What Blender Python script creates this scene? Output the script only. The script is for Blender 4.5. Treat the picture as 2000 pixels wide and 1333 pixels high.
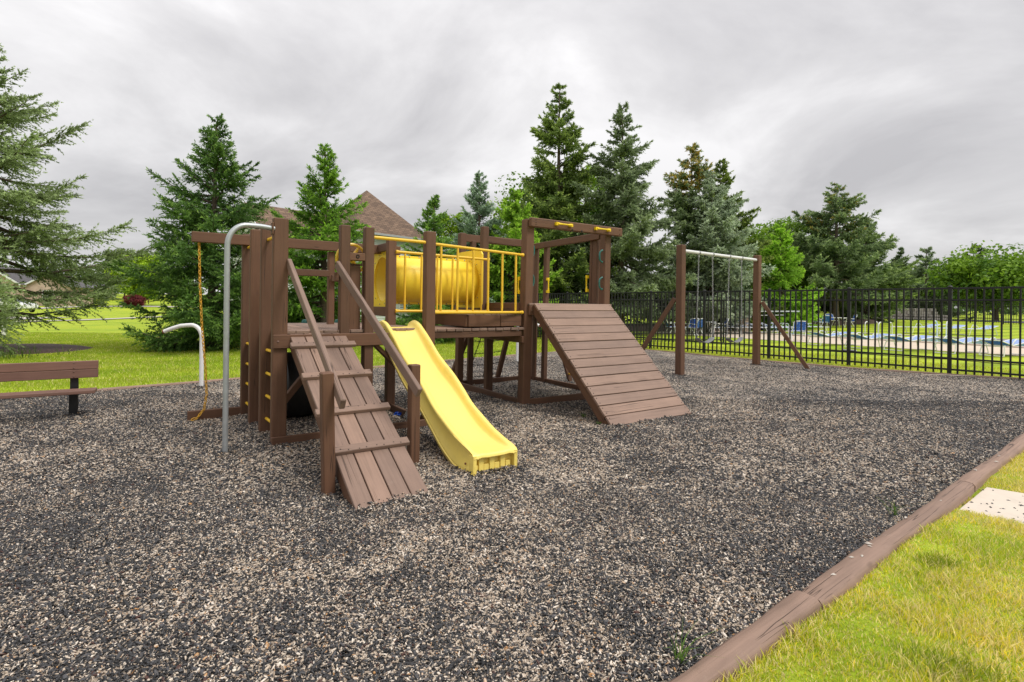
import bpy, bmesh, math, random
import numpy as np
from mathutils import Vector, Matrix
R_ = math.radians
random.seed(7)
for o in list(bpy.data.objects): bpy.data.objects.remove(o)
S = bpy.context.scene
COL = S.collection

# ------------------------------------------------------------ camera, sky, sun, exposure
EYE = 1.45
cd = bpy.data.cameras.new('camera'); cam = bpy.data.objects.new('camera', cd); COL.objects.link(cam)
cd.sensor_width = 36.0; cd.lens = 36.0*1045/2000; cd.shift_y = -(666.5-596.2)/2000
cd.clip_start = 0.05; cd.clip_end = 3000
cam.matrix_world = Matrix.Translation((0, 0, EYE)) @ Matrix.Rotation(R_(90), 4, 'X') @ Matrix.Rotation(R_(0.6466), 4, 'Z')
S.camera = cam
SUN_AZ, SUN_EL = 116.0, 54.0        # azimuth clockwise from +Y
w = bpy.data.worlds.new('World'); S.world = w; w.use_nodes = True
nt = w.node_tree; nt.nodes.clear()
def wn(t, **k):
    n = nt.nodes.new(t)
    for a, b in k.items(): setattr(n, a, b)
    return n
sky = wn('ShaderNodeTexSky', sky_type='NISHITA', sun_disc=False, sun_elevation=R_(SUN_EL), sun_rotation=R_(SUN_AZ))
bg1 = wn('ShaderNodeBackground'); bg1.inputs[1].default_value = 0.06
nt.links.new(sky.outputs[0], bg1.inputs[0])
tc = wn('ShaderNodeTexCoord'); sep = wn('ShaderNodeSeparateXYZ'); nt.links.new(tc.outputs['Generated'], sep.inputs[0])
mx = wn('ShaderNodeMath', operation='MAXIMUM'); nt.links.new(sep.outputs[2], mx.inputs[0]); mx.inputs[1].default_value = 0.0
ad = wn('ShaderNodeMath', operation='ADD'); nt.links.new(mx.outputs[0], ad.inputs[0]); ad.inputs[1].default_value = 0.42
comb = wn('ShaderNodeCombineXYZ')
for i in (0, 1):
    dv = wn('ShaderNodeMath', operation='DIVIDE'); nt.links.new(sep.outputs[i], dv.inputs[0]); nt.links.new(ad.outputs[0], dv.inputs[1])
    nt.links.new(dv.outputs[0], comb.inputs[i])
mp = wn('ShaderNodeMapping'); nt.links.new(comb.outputs[0], mp.inputs[0])
mp.inputs['Rotation'].default_value = (0, 0, R_(28)); mp.inputs['Scale'].default_value = (0.9, 1.1, 1); mp.inputs['Location'].default_value = (3.1, 1.7, 0.4)
n1 = wn('ShaderNodeTexNoise'); n1.inputs['Scale'].default_value = 1.55; n1.inputs['Detail'].default_value = 7; n1.inputs['Roughness'].default_value = 0.56; n1.inputs['Distortion'].default_value = 0.35
nt.links.new(mp.outputs[0], n1.inputs['Vector'])
cr = wn('ShaderNodeValToRGB'); nt.links.new(n1.outputs['Fac'], cr.inputs[0])
e = cr.color_ramp.elements
e[0].position = 0.37; e[0].color = (0.385, 0.377, 0.385, 1)
e[1].position = 0.63; e[1].color = (0.64, 0.63, 0.633, 1)
m_ = e.new(0.5); m_.color = (0.49, 0.481, 0.486, 1)
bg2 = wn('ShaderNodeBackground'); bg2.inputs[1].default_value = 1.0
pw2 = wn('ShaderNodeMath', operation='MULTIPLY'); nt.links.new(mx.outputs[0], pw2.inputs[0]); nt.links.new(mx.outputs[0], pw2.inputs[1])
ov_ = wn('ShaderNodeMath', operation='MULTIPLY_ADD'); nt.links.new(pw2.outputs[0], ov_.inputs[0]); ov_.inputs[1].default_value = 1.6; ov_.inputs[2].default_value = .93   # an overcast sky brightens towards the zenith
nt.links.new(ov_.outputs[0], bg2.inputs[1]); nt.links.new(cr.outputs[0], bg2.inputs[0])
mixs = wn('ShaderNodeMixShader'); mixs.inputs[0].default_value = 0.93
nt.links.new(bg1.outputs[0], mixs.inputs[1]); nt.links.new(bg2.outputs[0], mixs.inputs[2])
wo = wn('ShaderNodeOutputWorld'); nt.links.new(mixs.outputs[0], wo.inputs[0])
sd = bpy.data.lights.new('sun', 'SUN'); sd.energy = 1.5; sd.angle = R_(17); sd.color = (1.0, 0.965, 0.91)
sun = bpy.data.objects.new('sun', sd); COL.objects.link(sun)
az, el = R_(SUN_AZ), R_(SUN_EL)
sdir = Vector((math.sin(az)*math.cos(el), math.cos(az)*math.cos(el), math.sin(el)))
sun.rotation_euler = sdir.to_track_quat('Z', 'Y').to_euler(); sun.location = sdir*60
S.view_settings.view_transform = 'Standard'; S.view_settings.look = 'None'
S.view_settings.exposure = 0.60; S.view_settings.gamma = 1; S.view_settings.use_curve_mapping = False
S.render.engine = 'CYCLES'

# ------------------------------------------------------------ material helpers
class NT:
    def __init__(s, name):
        s.m = bpy.data.materials.new(name); s.m.use_nodes = True
        s.t = s.m.node_tree; s.t.nodes.clear()
        s.out = s.n('ShaderNodeOutputMaterial'); s.b = s.n('ShaderNodeBsdfPrincipled')
        s.l(s.b, 0, s.out, 0)
    def n(s, t, **k):
        n = s.t.nodes.new(t)
        for a, b in k.items(): setattr(n, a, b)
        return n
    def l(s, a, i, b, j): s.t.links.new(a.outputs[i], b.inputs[j])
    def set(s, **k):
        for a, b in k.items(): s.b.inputs[a.replace('_', ' ')].default_value = b
    def noise(s, vec, scale, detail=3, rough=.5, dist=0):
        n = s.n('ShaderNodeTexNoise'); n.inputs['Scale'].default_value = scale; n.inputs['Detail'].default_value = detail
        n.inputs['Roughness'].default_value = rough; n.inputs['Distortion'].default_value = dist
        if vec: s.l(vec[0], vec[1], n, 'Vector')
        return n
    def ramp(s, src, *stops):
        r = s.n('ShaderNodeValToRGB'); s.l(src[0], src[1], r, 0); el = r.color_ramp.elements
        while len(el) < len(stops): el.new(.5)
        for q, (p, c) in zip(el, stops): q.position = p; q.color = (c, c, c, 1) if not hasattr(c, '__len__') else tuple(c)+(1,)
        return r
    def mix(s, fac, a, b, mode='MIX'):
        n = s.n('ShaderNodeMix', data_type='RGBA', blend_type=mode)
        for v, i in ((fac, 0), (a, 6), (b, 7)):
            if isinstance(v, tuple) and not isinstance(v[0], (int, float)): s.l(v[0], v[1], n, i)
            elif isinstance(v, (int, float)): n.inputs[i].default_value = v
            else: n.inputs[i].default_value = tuple(v)+(1,)
        return (n, 2)
    def math(s, op, a, b=0.0, c=None):
        n = s.n('ShaderNodeMath', operation=op)
        for i, v in enumerate((a, b, c)):
            if v is None: continue
            if isinstance(v, tuple): s.l(v[0], v[1], n, i)
            else: n.inputs[i].default_value = v
        return (n, 0)
    def map(s, vec, scale=(1, 1, 1), loc=(0, 0, 0), rot=(0, 0, 0)):
        n = s.n('ShaderNodeMapping'); s.l(vec[0], vec[1], n, 0)
        n.inputs['Scale'].default_value = scale; n.inputs['Location'].default_value = loc; n.inputs['Rotation'].default_value = rot
        return n
    def bump(s, h, strength=.3, dist=.01):
        n = s.n('ShaderNodeBump'); n.inputs['Strength'].default_value = strength; n.inputs['Distance'].default_value = dist
        s.l(h[0], h[1], n, 'Height'); s.l(n, 0, s.b, 'Normal'); return n
    def base(s, c): s.l(c[0], c[1], s.b, 'Base Color')
    def tc(s, k='Object'): return (s.n('ShaderNodeTexCoord'), k)

def plain(name, col, rough=.5, metal=0, var=.12, scale=6, bump=0, bscale=60, dirt=0):
    q = NT(name); q.set(Roughness=rough, Metallic=metal)
    t = q.tc(); nz = q.noise(t, scale, 4, .6)
    r = q.ramp((nz, 0), (.25, 1-var), (.75, 1+var*.5))
    c = q.mix(1, col, (r, 0), 'MULTIPLY')
    if dirt:
        n2 = q.noise(t, scale*3.1, 5, .65); r2 = q.ramp((n2, 0), (.52, 0), (.72, dirt))
        c = q.mix((r2, 0), c, (.16, .13, .09))
    q.base(c)
    rr = q.ramp((nz, 0), (.3, max(0, rough-.08)), (.7, min(1, rough+.1))); q.l(rr, 0, q.b, 'Roughness')
    if bump:
        nb = q.noise(t, bscale, 3); q.bump((nb, 0), bump, .004)
    return q.m

def wood(name, col, grain=1.0, worn=0.0, crack=.8, fiss=.35):
    q = NT(name); q.set(Roughness=.62); q.b.inputs['Specular IOR Level'].default_value = .35
    t = q.tc(); oi = q.n('ShaderNodeObjectInfo')
    va = q.n('ShaderNodeVectorMath', operation='ADD'); q.l(t[0], t[1], va, 0)
    sc = q.n('ShaderNodeVectorMath', operation='SCALE'); sc.inputs[0].default_value = (13.1, 7.7, 21.3); q.l(oi, 'Random', sc, 'Scale'); q.l(sc, 0, va, 1)
    mg = q.map((va, 0), (38, 38, 1.6)); g = q.noise((mg, 0), 1.0, 4, .6, .6)
    rg = q.ramp((g, 0), (.3, 1-.16*grain), (.62, 1.0), (.8, 1+.07*grain))
    c = q.mix(1, col, (rg, 0), 'MULTIPLY')
    pr = q.ramp((oi, 'Random'), (0, (.84, .85, .87)), (1, (1.14, 1.12, 1.10))); c = q.mix(1, c, (pr, 0), 'MULTIPLY')
    bl = q.noise((va, 0), 2.6, 4, .6); br = q.ramp((bl, 0), (.3, .88), (.7, 1.07)); c = q.mix(1, c, (br, 0), 'MULTIPLY')
    # long drying cracks and knots
    mc = q.map((va, 0), (17, 17, .26)); k = q.noise((mc, 0), 1.0, 2, .4, .15)
    ka = q.math('ABSOLUTE', q.math('SUBTRACT', (k, 0), .5)); kr = q.ramp(ka, (0, 1), (.008, 0))
    gate = q.ramp((q.noise((va, 0), 1.5, 1), 0), (.44, 0), (.50, 1))
    ck = q.math('MULTIPLY', (kr, 0), (gate, 0)); ck = q.math('MULTIPLY', ck, crack)
    c = q.mix(ck, c, (.035, .02, .014))
    mf = q.map((va, 0), (75, 75, .9)); fz = q.noise((mf, 0), 1.0, 3, .6, .2); fr = q.ramp((fz, 0), (.63, 0), (.72, .55*fiss)); c = q.mix((fr, 0), c, (.06, .034, .025))
    vk = q.map((va, 0), (1, 1, .45)); kn = q.n('ShaderNodeTexVoronoi'); kn.inputs['Scale'].default_value = 3.2; q.l(vk, 0, kn, 'Vector')
    knr = q.ramp((kn, 0), (.035, .55), (.085, 0)); c = q.mix((knr, 0), c, (.07, .038, .026))
    if worn:
        wz = q.noise((va, 0), 9, 6, .7); wr = q.ramp((wz, 0), (.6, 0), (.78, worn)); c = q.mix((wr, 0), c, (.42, .33, .26))
    q.base(c)
    h = q.math('SUBTRACT', (rg, 0), q.math('MULTIPLY', ck, 1.6))
    q.bump(h, .45, .004)
    return q.m

BROWN = (.142, .071, .040)
MAT = {}
MAT['wood'] = wood('brown_painted_wood', BROWN)
MAT['tread'] = wood('brown_painted_boards', (.262, .172, .128), 1.1, .16, .8)
MAT['timber'] = wood('brown_weathered_timber', (.27, .178, .132), 1.4, .25, 1.0, 1.4)
MAT['benchwood'] = wood('bench_wood', (.20, .108, .08), 1.0, .05, .3)
MAT['slide'] = plain('pale_yellow_plastic', (.90, .70, .16), .38, 0, .06, 3, 0, 60, .10)
MAT['tunnel'] = plain('bright_yellow_plastic', (.90, .64, .04), .42, 0, .06, 2, 0, 60, .05)
MAT['rail'] = plain('yellow_coated_pipe', (.82, .50, .03), .38, 0, .08, 9, 0, 60, .12)
MAT['grip'] = plain('yellow_grip', (.88, .62, .01), .35, 0, .05)
MAT['green'] = plain('green_plastic', (.02, .13, .11), .35, 0, .1)
MAT['galv'] = plain('galvanised_pipe', (.40, .42, .43), .42, .55, .12, 14)
MAT['white'] = plain('white_pipe', (.74, .73, .72), .4, 0, .07, 8, 0, 60, .1)
MAT['rust'] = plain('rusty_end', (.2, .07, .03), .8)
MAT['black'] = plain('black_powder_coat', (.006, .006, .0065), .55, 0, .1, 5)
MAT['blackplastic'] = plain('black_plastic', (.012, .012, .012), .45)
MAT['steel'] = plain('zinc_chain', (.40, .40, .40), .4, .5, .2, 30)
MAT['darkchain'] = plain('dark_chain', (.05, .045, .04), .5, .5, .2)
MAT['ychain'] = plain('yellow_coated_chain', (.62, .33, .02), .45, 0, .3, 25, 0, 60, .35)
MAT['bolt'] = plain('bolt_metal', (.3, .29, .28), .45, .7, .2)
MAT['boltw'] = plain('painted_bolt', (.16, .09, .065), .5)
MAT['seatrub'] = plain('swing_seat_rubber', (.16, .16, .165), .5, 0, .2, 10)
MAT['strap'] = plain('blue_vinyl_strap', (.02, .13, .58), .45, 0, .15, 9)
MAT['strap_pale'] = plain('pale_blue_vinyl_strap', (.30, .42, .72), .45, 0, .1, 9)
MAT['teal'] = plain('teal_strap', (.03, .19, .28), .45, 0, .15)
MAT['tubewhite'] = plain('white_tube', (.8, .8, .78), .35, 0, .05)
MAT['concrete'] = plain('concrete', (.60, .52, .43), .85, 0, .12, 3, .2, 90, .1)
MAT['pool_deck'] = plain('pool_deck_concrete', (.60, .50, .385), .85, 0, .12, 1.2)
MAT['road'] = plain('pale_road', (.46, .42, .38), .9, 0, .1, .5)
MAT['asphalt'] = plain('asphalt_grey', (.16, .16, .17), .9, 0, .15, .7)
MAT['bark'] = plain('bark', (.115, .082, .062), .9, 0, .35, 9, .8, 22)
MAT['paleb'] = plain('pale_bark', (.20, .15, .12), .9, 0, .35, 9, .8, 22)
MAT['capstone'] = plain('capstone', (.34, .33, .32), .8)
MAT['stoneblk'] = plain('limestone_block', (.52, .47, .41), .9, 0, .2, 4, .5, 20)
MAT['brickst'] = plain('tan_stone', (.33, .26, .19), .9, 0, .3, 5, .5, 20)
MAT['glassdark'] = plain('window_glass', (.05, .06, .07), .08)
MAT['trim'] = plain('white_trim', (.7, .71, .72), .5, 0, .05)
MAT['greytrim'] = plain('grey_gutter', (.40, .41, .43), .4, 0, .05)
MAT['box'] = plain('grey_box', (.55, .55, .54), .5)
MAT['orange'] = plain('orange_cap', (.85, .16, .01), .4)
MAT['bluebit'] = plain('blue_wrapper', (.02, .1, .55), .4)
MAT['signw'] = plain('sign_white', (.75, .72, .70), .5)
MAT['signr'] = plain('sign_red', (.55, .10, .08), .5)
MAT['signb'] = plain('sign_blue', (.13, .15, .42), .5)
MAT['carw'] = plain('white_car_paint', (.75, .75, .76), .25)
MAT['tyre'] = plain('tyre', (.015, .015, .015), .8)
MAT['red'] = plain('red_lens', (.5, .02, .02), .3)
MAT['seam'] = plain('dark_recess', (.02, .012, .009), .8)

def siding():
    q = NT('white_siding'); q.set(Roughness=.5); t = q.tc(); nz = q.noise(t, 1.5, 3)
    r = q.ramp((nz, 0), (.3, (.50, .53, .53)), (.7, (.58, .61, .61))); q.base((r, 0)); return q.m
MAT['siding'] = siding()
def bricky(name, c1, c2, cm, sx, row, bmp=.3, coord='Object', squash=1):
    q = NT(name); q.set(Roughness=.85); t = q.tc(coord)
    b = q.n('ShaderNodeTexBrick'); b.inputs['Color1'].default_value = c1+(1,); b.inputs['Color2'].default_value = c2+(1,); b.inputs['Mortar'].default_value = cm+(1,)
    b.inputs['Scale'].default_value = 1; b.inputs['Brick Width'].default_value = sx; b.inputs['Row Height'].default_value = row
    b.inputs['Mortar Size'].default_value = row*.09; b.inputs['Bias'].default_value = -.1
    q.l(t[0], t[1], b, 'Vector')
    nz = q.noise(t, 1.3, 4); r = q.ramp((nz, 0), (.3, .82), (.7, 1.12)); c = q.mix(1, (b, 0), (r, 0), 'MULTIPLY'); q.base(c)
    q.bump((b, 1), -bmp, .02); return q.m
MAT['shingle'] = bricky('brown_roof_shingles', (.215, .138, .09), (.115, .072, .047), (.06, .036, .025), .42, .2, .8, 'UV')
MAT['housebrick'] = bricky('pink_brick', (.52, .37, .31), (.42, .29, .24), (.5, .44, .38), .25, .08, .2, 'UV')
MAT['darkroof'] = bricky('grey_roof_shingles', (.12, .11, .115), (.08, .075, .08), (.05, .05, .05), .3, .16, .5, 'UV')

def leafmat(name, rough=.65, trans=.25):
    q = NT(name); q.set(Roughness=rough); q.b.inputs['Specular IOR Level'].default_value = .3
    a = q.n('ShaderNodeAttribute', attribute_name='Col'); q.l(a, 0, q.b, 'Base Color')
    tr = q.n('ShaderNodeBsdfTranslucent'); q.l(a, 0, tr, 0)
    ms = q.n('ShaderNodeMixShader'); ms.inputs[0].default_value = trans; q.l(q.b, 0, ms, 1); q.l(tr, 0, ms, 2); q.l(ms, 0, q.out, 0)
    return q.m
MAT['leaf'] = leafmat('foliage', .6, .42); MAT['grassblade'] = leafmat('grass_blade', .6, .45)

def tan_mask(q):
    g = q.n('ShaderNodeNewGeometry')
    a = q.noise((g, 0), 1.25, 5, .68, .5); b = q.noise((g, 0), 6.0, 3, .6)
    d = q.n('ShaderNodeVectorMath', operation='DISTANCE'); q.l(g, 0, d, 0); d.inputs[1].default_value = (-.6, 5.2, 0)
    worn = q.ramp(q.math('MULTIPLY', (d, 1), .1), (.0, .09), (.34, .045), (.62, .01))      # sand shows where feet scuff round the playset
    lo = q.noise((g, 0), .42, 3, .55, .6)
    m = q.math('ADD', q.math('ADD', q.math('MULTIPLY', (a, 0), .45), q.math('MULTIPLY', (b, 0), .2)), q.math('MULTIPLY', (lo, 0), .35))
    return q.math('ADD', m, (worn, 0))
def mulch_ground():
    q = NT('rubber_mulch'); q.set(Roughness=.7); g = q.n('ShaderNodeNewGeometry')
    v = q.n('ShaderNodeTexVoronoi'); v.inputs['Scale'].default_value = 62; q.l(g, 0, v, 'Vector')
    sp = q.n('ShaderNodeSeparateColor'); q.l(v, 1, sp, 0)
    tm = tan_mask(q); th = q.n('ShaderNodeMapRange'); q.l(tm[0], 0, th, 0)
    for i, x in ((1, .43), (2, .64), (3, .18), (4, .70)): th.inputs[i].default_value = x
    isT = q.math('LESS_THAN', (sp, 0), (th, 0))
    blk = q.ramp((sp, 1), (0, (.006, .006, .0065)), (.7, (.024, .023, .024)), (1, (.09, .085, .085)))
    tan = q.ramp((sp, 2), (0, (.24, .185, .135)), (.6, (.46, .37, .28)), (1, (.70, .62, .52)))
    c = q.mix(isT, (blk, 0), (tan, 0)); q.base(c)
    q.bump((v, 0), .9, .012); return q.m
MAT['mulch'] = mulch_ground()
def chipmat():
    q = NT('mulch_chips'); q.set(Roughness=.5)
    a = q.n('ShaderNodeAttribute', attribute_name='rnd', attribute_type='INSTANCER'); sp = q.n('ShaderNodeSeparateColor'); q.l(a, 0, sp, 0)
    tm = tan_mask(q); th = q.n('ShaderNodeMapRange'); q.l(tm[0], 0, th, 0)
    for i, x in ((1, .43), (2, .64), (3, .18), (4, .68)): th.inputs[i].default_value = x
    isT = q.math('LESS_THAN', (sp, 0), (th, 0))
    blk = q.ramp((sp, 1), (0, (.006, .006, .0065)), (.6, (.022, .0215, .0225)), (.95, (.075, .072, .074)), (.975, (.06, .022, .014)))
    tan = q.ramp((sp, 2), (0, (.22, .17, .125)), (.5, (.46, .37, .275)), (.9, (.72, .64, .54)), (.985, (.42, .22, .08)))
    q.base(q.mix(isT, (blk, 0), (tan, 0))); return q.m
MAT['chip'] = chipmat()

def lawnmat():
    q = NT('lawn'); q.set(Roughness=.8); q.b.inputs['Specular IOR Level'].default_value = .15
    g = q.n('ShaderNodeNewGeometry')
    st = q.map((g, 0), (1, 1, 1), (0, 0, 0), (0, 0, R_(-18))); wv = q.n('ShaderNodeTexWave'); wv.bands_direction = 'Y'
    wv.inputs['Scale'].default_value = .19; wv.inputs['Distortion'].default_value = 1.2; wv.inputs['Detail'].default_value = 1; q.l(st, 0, wv, 'Vector')
    ws = q.ramp((wv, 0), (.35, .84), (.65, 1.12))
    big = q.noise((g, 0), .35, 3, .55); mid = q.noise((g, 0), 2.2, 4, .65); fin = q.noise((g, 0), 42, 3, .7)
    c = q.ramp((big, 0), (.35, (.235, .35, .02)), (.65, (.38, .46, .028)))
    c = q.mix(q.math('MULTIPLY', (q.ramp((mid, 0), (.45, 0), (.75, 1)), 0), .45), (c, 0), (.46, .45, .05))
    f = q.ramp((fin, 0), (.25, .62), (.75, 1.3)); c = q.mix(1, c, (f, 0), 'MULTIPLY'); c = q.mix(1, c, (ws, 0), 'MULTIPLY')
    q.base(c); q.bump((fin, 0), .6, .03); return q.m
MAT['lawn'] = lawnmat()
def bedmat():
    q = NT('bark_mulch'); q.set(Roughness=.9); g = q.n('ShaderNodeNewGeometry'); n = q.noise((g, 0), 14, 5, .7)
    q.base((q.ramp((n, 0), (.3, (.035, .021, .016)), (.6, (.09, .055, .042)), (.8, (.17, .11, .08))), 0)); q.bump((n, 0), .9, .03); return q.m
MAT['bed'] = bedmat()
def water():
    q = NT('pool_water'); q.set(Roughness=.06); q.b.inputs['IOR'].default_value = 1.33
    t = q.tc(); n = q.noise(t, 3.5, 3); q.base((q.ramp((n, 0), (.3, (.16, .40, .47)), (.7, (.28, .54, .58))), 0)); q.bump((n, 0), .25, .05); return q.m
MAT['water'] = water()
def clear():
    q = NT('clear_plastic'); q.set(Roughness=.1, IOR=1.4); q.b.inputs['Transmission Weight'].default_value = .75; q.b.inputs['Base Color'].default_value = (.85, .88, .9, 1); return q.m
MAT['clear'] = clear()

# ------------------------------------------------------------ object helpers
def link(o, parent=None):
    COL.objects.link(o)
    if parent: o.parent = parent
    return o
def tag(o, label=None, cat=None, group=None, kind=None, category=None):
    for k, v in (('label', label), ('category', cat or category), ('group', group), ('kind', kind)):
        if v: o[k] = v
    return o
def empty(name, loc=(0, 0, 0), rz=0, **k):
    o = bpy.data.objects.new(name, None); o.empty_display_size = .2; o.location = loc; o.rotation_euler = (0, 0, rz); link(o); return tag(o, **k)
def meshobj(name, verts, faces, mat, parent=None, smooth=False, **k):
    me = bpy.data.meshes.new(name); me.from_pydata([tuple(v) for v in verts], [], faces); me.update()
    if mat: me.materials.append(MAT[mat] if isinstance(mat, str) else mat)
    if smooth: me.polygons.foreach_set('use_smooth', [True]*len(me.polygons))
    return tag(link(bpy.data.objects.new(name, me), parent), **k)
def npmesh(name, V, T, mat, parent=None, col=None, **k):
    V = np.asarray(V, np.float32); T = np.asarray(T, np.int32)
    me = bpy.data.meshes.new(name); me.vertices.add(len(V)); me.vertices.foreach_set('co', V.ravel())
    nf, kf = T.shape; me.loops.add(nf*kf); me.loops.foreach_set('vertex_index', T.ravel()); me.polygons.add(nf)
    me.polygons.foreach_set('loop_start', np.arange(0, nf*kf, kf, dtype=np.int32)); me.polygons.foreach_set('loop_total', np.full(nf, kf, np.int32))
    me.update(calc_edges=True)
    if col is not None:
        a = me.color_attributes.new('Col', 'FLOAT_COLOR', 'POINT'); c = np.ones((len(V), 4), np.float32); c[:, :3] = col; a.data.foreach_set('color', c.ravel())
    me.materials.append(MAT[mat]); me.validate()
    return tag(link(bpy.data.objects.new(name, me), parent), **k)
BOXC = {}
def boxmesh(w, d, h, mat, c):
    key = (round(w, 3), round(d, 3), round(h, 3), mat, c)
    if key in BOXC: return BOXC[key]
    V = []; idx = {}
    for sx in (-1, 1):
        for sy in (-1, 1):
            for sz in (-1, 1):
                for a in range(3):
                    p = [sx*w/2, sy*d/2, sz*h/2]
                    for b in range(3):
                        if b != a: p[b] -= (sx, sy, sz)[b]*c
                    idx[(sx, sy, sz, a)] = len(V); V.append(p)
    F = []
    for a in range(3):
        u, v = (a+1) % 3, (a+2) % 3
        for s in (-1, 1):
            q = []
            for su, sv in ((-1, -1), (1, -1), (1, 1), (-1, 1)):
                t = [0, 0, 0]; t[a] = s; t[u] = su; t[v] = sv; q.append(idx[tuple(t)+(a,)])
            F.append(q if s > 0 else q[::-1])
        for su in (-1, 1):           # bevel strip along axis a between faces u and v
            for sv in (-1, 1):
                t0 = [0, 0, 0]; t1 = [0, 0, 0]; t0[a] = -1; t1[a] = 1
                for t in (t0, t1): t[u] = su; t[v] = sv
                q = [idx[tuple(t0)+(u,)], idx[tuple(t1)+(u,)], idx[tuple(t1)+(v,)], idx[tuple(t0)+(v,)]]
                F.append(q if su*sv < 0 else q[::-1])
    for sx in (-1, 1):
        for sy in (-1, 1):
            for sz in (-1, 1):
                q = [idx[(sx, sy, sz, a)] for a in range(3)]; F.append(q if sx*sy*sz > 0 else q[::-1])
    me = bpy.data.meshes.new('box'); me.from_pydata(V, [], F); me.update(); me.materials.append(MAT[mat]); BOXC[key] = me
    return me
def beam(name, a, b, w, d, mat, parent=None, up=(0, 0, 1), c=.006, **k):
    """box from a to b; w across (perp. to up), d along up"""
    a, b = Vector(a), Vector(b); z = (b-a); L = z.length; z.normalize(); up = Vector(up)
    x = up.cross(z)
    if x.length < 1e-4: x = Vector((1, 0, 0)).cross(z)
    x.normalize(); y = z.cross(x)
    o = bpy.data.objects.new(name, boxmesh(w, d, L, mat, c))
    m = Matrix((x, y, z)).transposed().to_4x4(); m.translation = (a+b)/2
    link(o, parent); o.matrix_local = m
    return tag(o, **k)
class MB:
    def __init__(s): s.v = []; s.f = []
    def box(s, c, size, M=None):
        n = len(s.v); w, d, h = (q/2 for q in size)
        for x in (-w, w):
            for y in (-d, d):
                for z in (-h, h):
                    p = Vector((x, y, z)); p = (M @ p) if M else p; s.v.append(p+Vector(c))
        s.f += [[n+i for i in q] for q in ((0, 1, 3, 2), (4, 6, 7, 5), (0, 4, 5, 1), (2, 3, 7, 6), (0, 2, 6, 4), (1, 5, 7, 3))]
        return s
    def tube(s, pts, r, n=8, cap=True, closed=False):
        pts = [Vector(p) for p in pts]; st = len(s.v); N = len(pts); rr = r if hasattr(r, '__len__') else [r]*N
        ref = None
        for i, p in enumerate(pts):
            if closed: t = pts[(i+1) % N]-pts[i-1]
            else: t = pts[min(i+1, N-1)]-pts[max(i-1, 0)]
            t.normalize()
            if ref is None: ref = t.orthogonal().normalized()
            ref = (ref-t*ref.dot(t)).normalized(); bn = t.cross(ref)
            for j in range(n):
                a = 2*math.pi*j/n; s.v.append(p+ref*math.cos(a)*rr[i]+bn*math.sin(a)*rr[i])
        for i in range(N if closed else N-1):
            for j in range(n):
                a = st+i*n; b = st+((i+1) % N)*n; s.f.append([a+j, a+(j+1) % n, b+(j+1) % n, b+j])
        if cap and not closed:
            s.f.append([st+j for j in range(n)][::-1]); s.f.append([st+(N-1)*n+j for j in range(n)])
        return s
    def lathe(s, prof, n=16, M=None):
        st = len(s.v)
        for r, z in prof:
            for j in range(n):
                a = 2*math.pi*j/n; p = Vector((r*math.cos(a), r*math.sin(a), z)); s.v.append((M @ p) if M else p)
        for i in range(len(prof)-1):
            for j in range(n): s.f.append([st+i*n+j, st+i*n+(j+1) % n, st+(i+1)*n+(j+1) % n, st+(i+1)*n+j])
        return s
    def quad(s, *p):
        n = len(s.v); s.v += [Vector(q) for q in p]; s.f.append(list(range(n, n+len(p)))); return s
    def build(s, name, mat, parent=None, smooth=False, **k):
        o = meshobj(name, s.v, s.f, mat, parent, smooth, **k)
        if smooth:
            o.data.set_sharp_from_angle(angle=R_(40))
        return o
def arc(c, r, a0, a1, n, ux, uy):
    c, ux, uy = Vector(c), Vector(ux), Vector(uy)
    return [c+ux*r*math.cos(a0+(a1-a0)*i/n)+uy*r*math.sin(a0+(a1-a0)*i/n) for i in range(n+1)]
def chainmesh(mb, pts, pitch=.035, r=.0045, wid=.011):
    pts = [Vector(p) for p in pts]; seg = []; d = 0
    L = [0]
    for i in range(1, len(pts)): L.append(L[-1]+(pts[i]-pts[i-1]).length)
    n = max(2, int(L[-1]/pitch)); j = 0
    for i in range(n):
        t = (i+.5)*L[-1]/n
        while j < len(L)-2 and L[j+1] < t: j += 1
        p = pts[j].lerp(pts[j+1], (t-L[j])/(L[j+1]-L[j])); ax = (pts[j+1]-pts[j]).normalized()
        x = ax.cross(Vector((.3, 1, .1))).normalized(); y = ax.cross(x)
        s = x if i % 2 else y
        h = pitch*.66
        ring = [p+ax*(h*math.sin(q))+s*(wid*math.cos(q)) for q in [2*math.pi*k/8 for k in range(8)]]
        mb.tube(ring, r, 4, closed=True)
    return mb

# ------------------------------------------------------------ ground
def sstep(a, b, x):
    t = np.clip((x-a)/(b-a), 0, 1); return t*t*(3-2*t)
LZ = -0.03
def terr(X, Y):
    X = np.asarray(X, float); Y = np.asarray(Y, float); r = np.hypot(X, Y)
    left = sstep(.22, .42, -X/np.maximum(Y, 1e-3))*(Y > 0)
    rise = np.where(Y > 40, .0004*np.clip(Y-40, 0, 70)**2+.03*np.clip(Y-110, 0, 60), 0)
    right = sstep(34, 60, r)*(1-left)*.5
    uu = X*.615-Y*.789+1.266
    near = .030*sstep(.10, .20, uu)*sstep(9, 5, r)-.05*np.exp(-((X-3.98)**2+(Y-3.88)**2)/.62)*(uu > .1)      # the lawn drops beside the near timber
    return LZ+left*rise+right+near
def zt(x, y): return float(terr(x, y))
rs = np.concatenate([np.linspace(.3, 8, 80), np.geomspace(8.4, 900, 70)])
th = np.radians(np.linspace(-180, 180, 145))
RR, TT = np.meshgrid(rs, th, indexing='ij'); GX = RR*np.sin(TT); GY = RR*np.cos(TT); GZ = terr(GX, GY)
V = np.stack([GX, GY, GZ], -1).reshape(-1, 3); nT = len(th)
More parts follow.
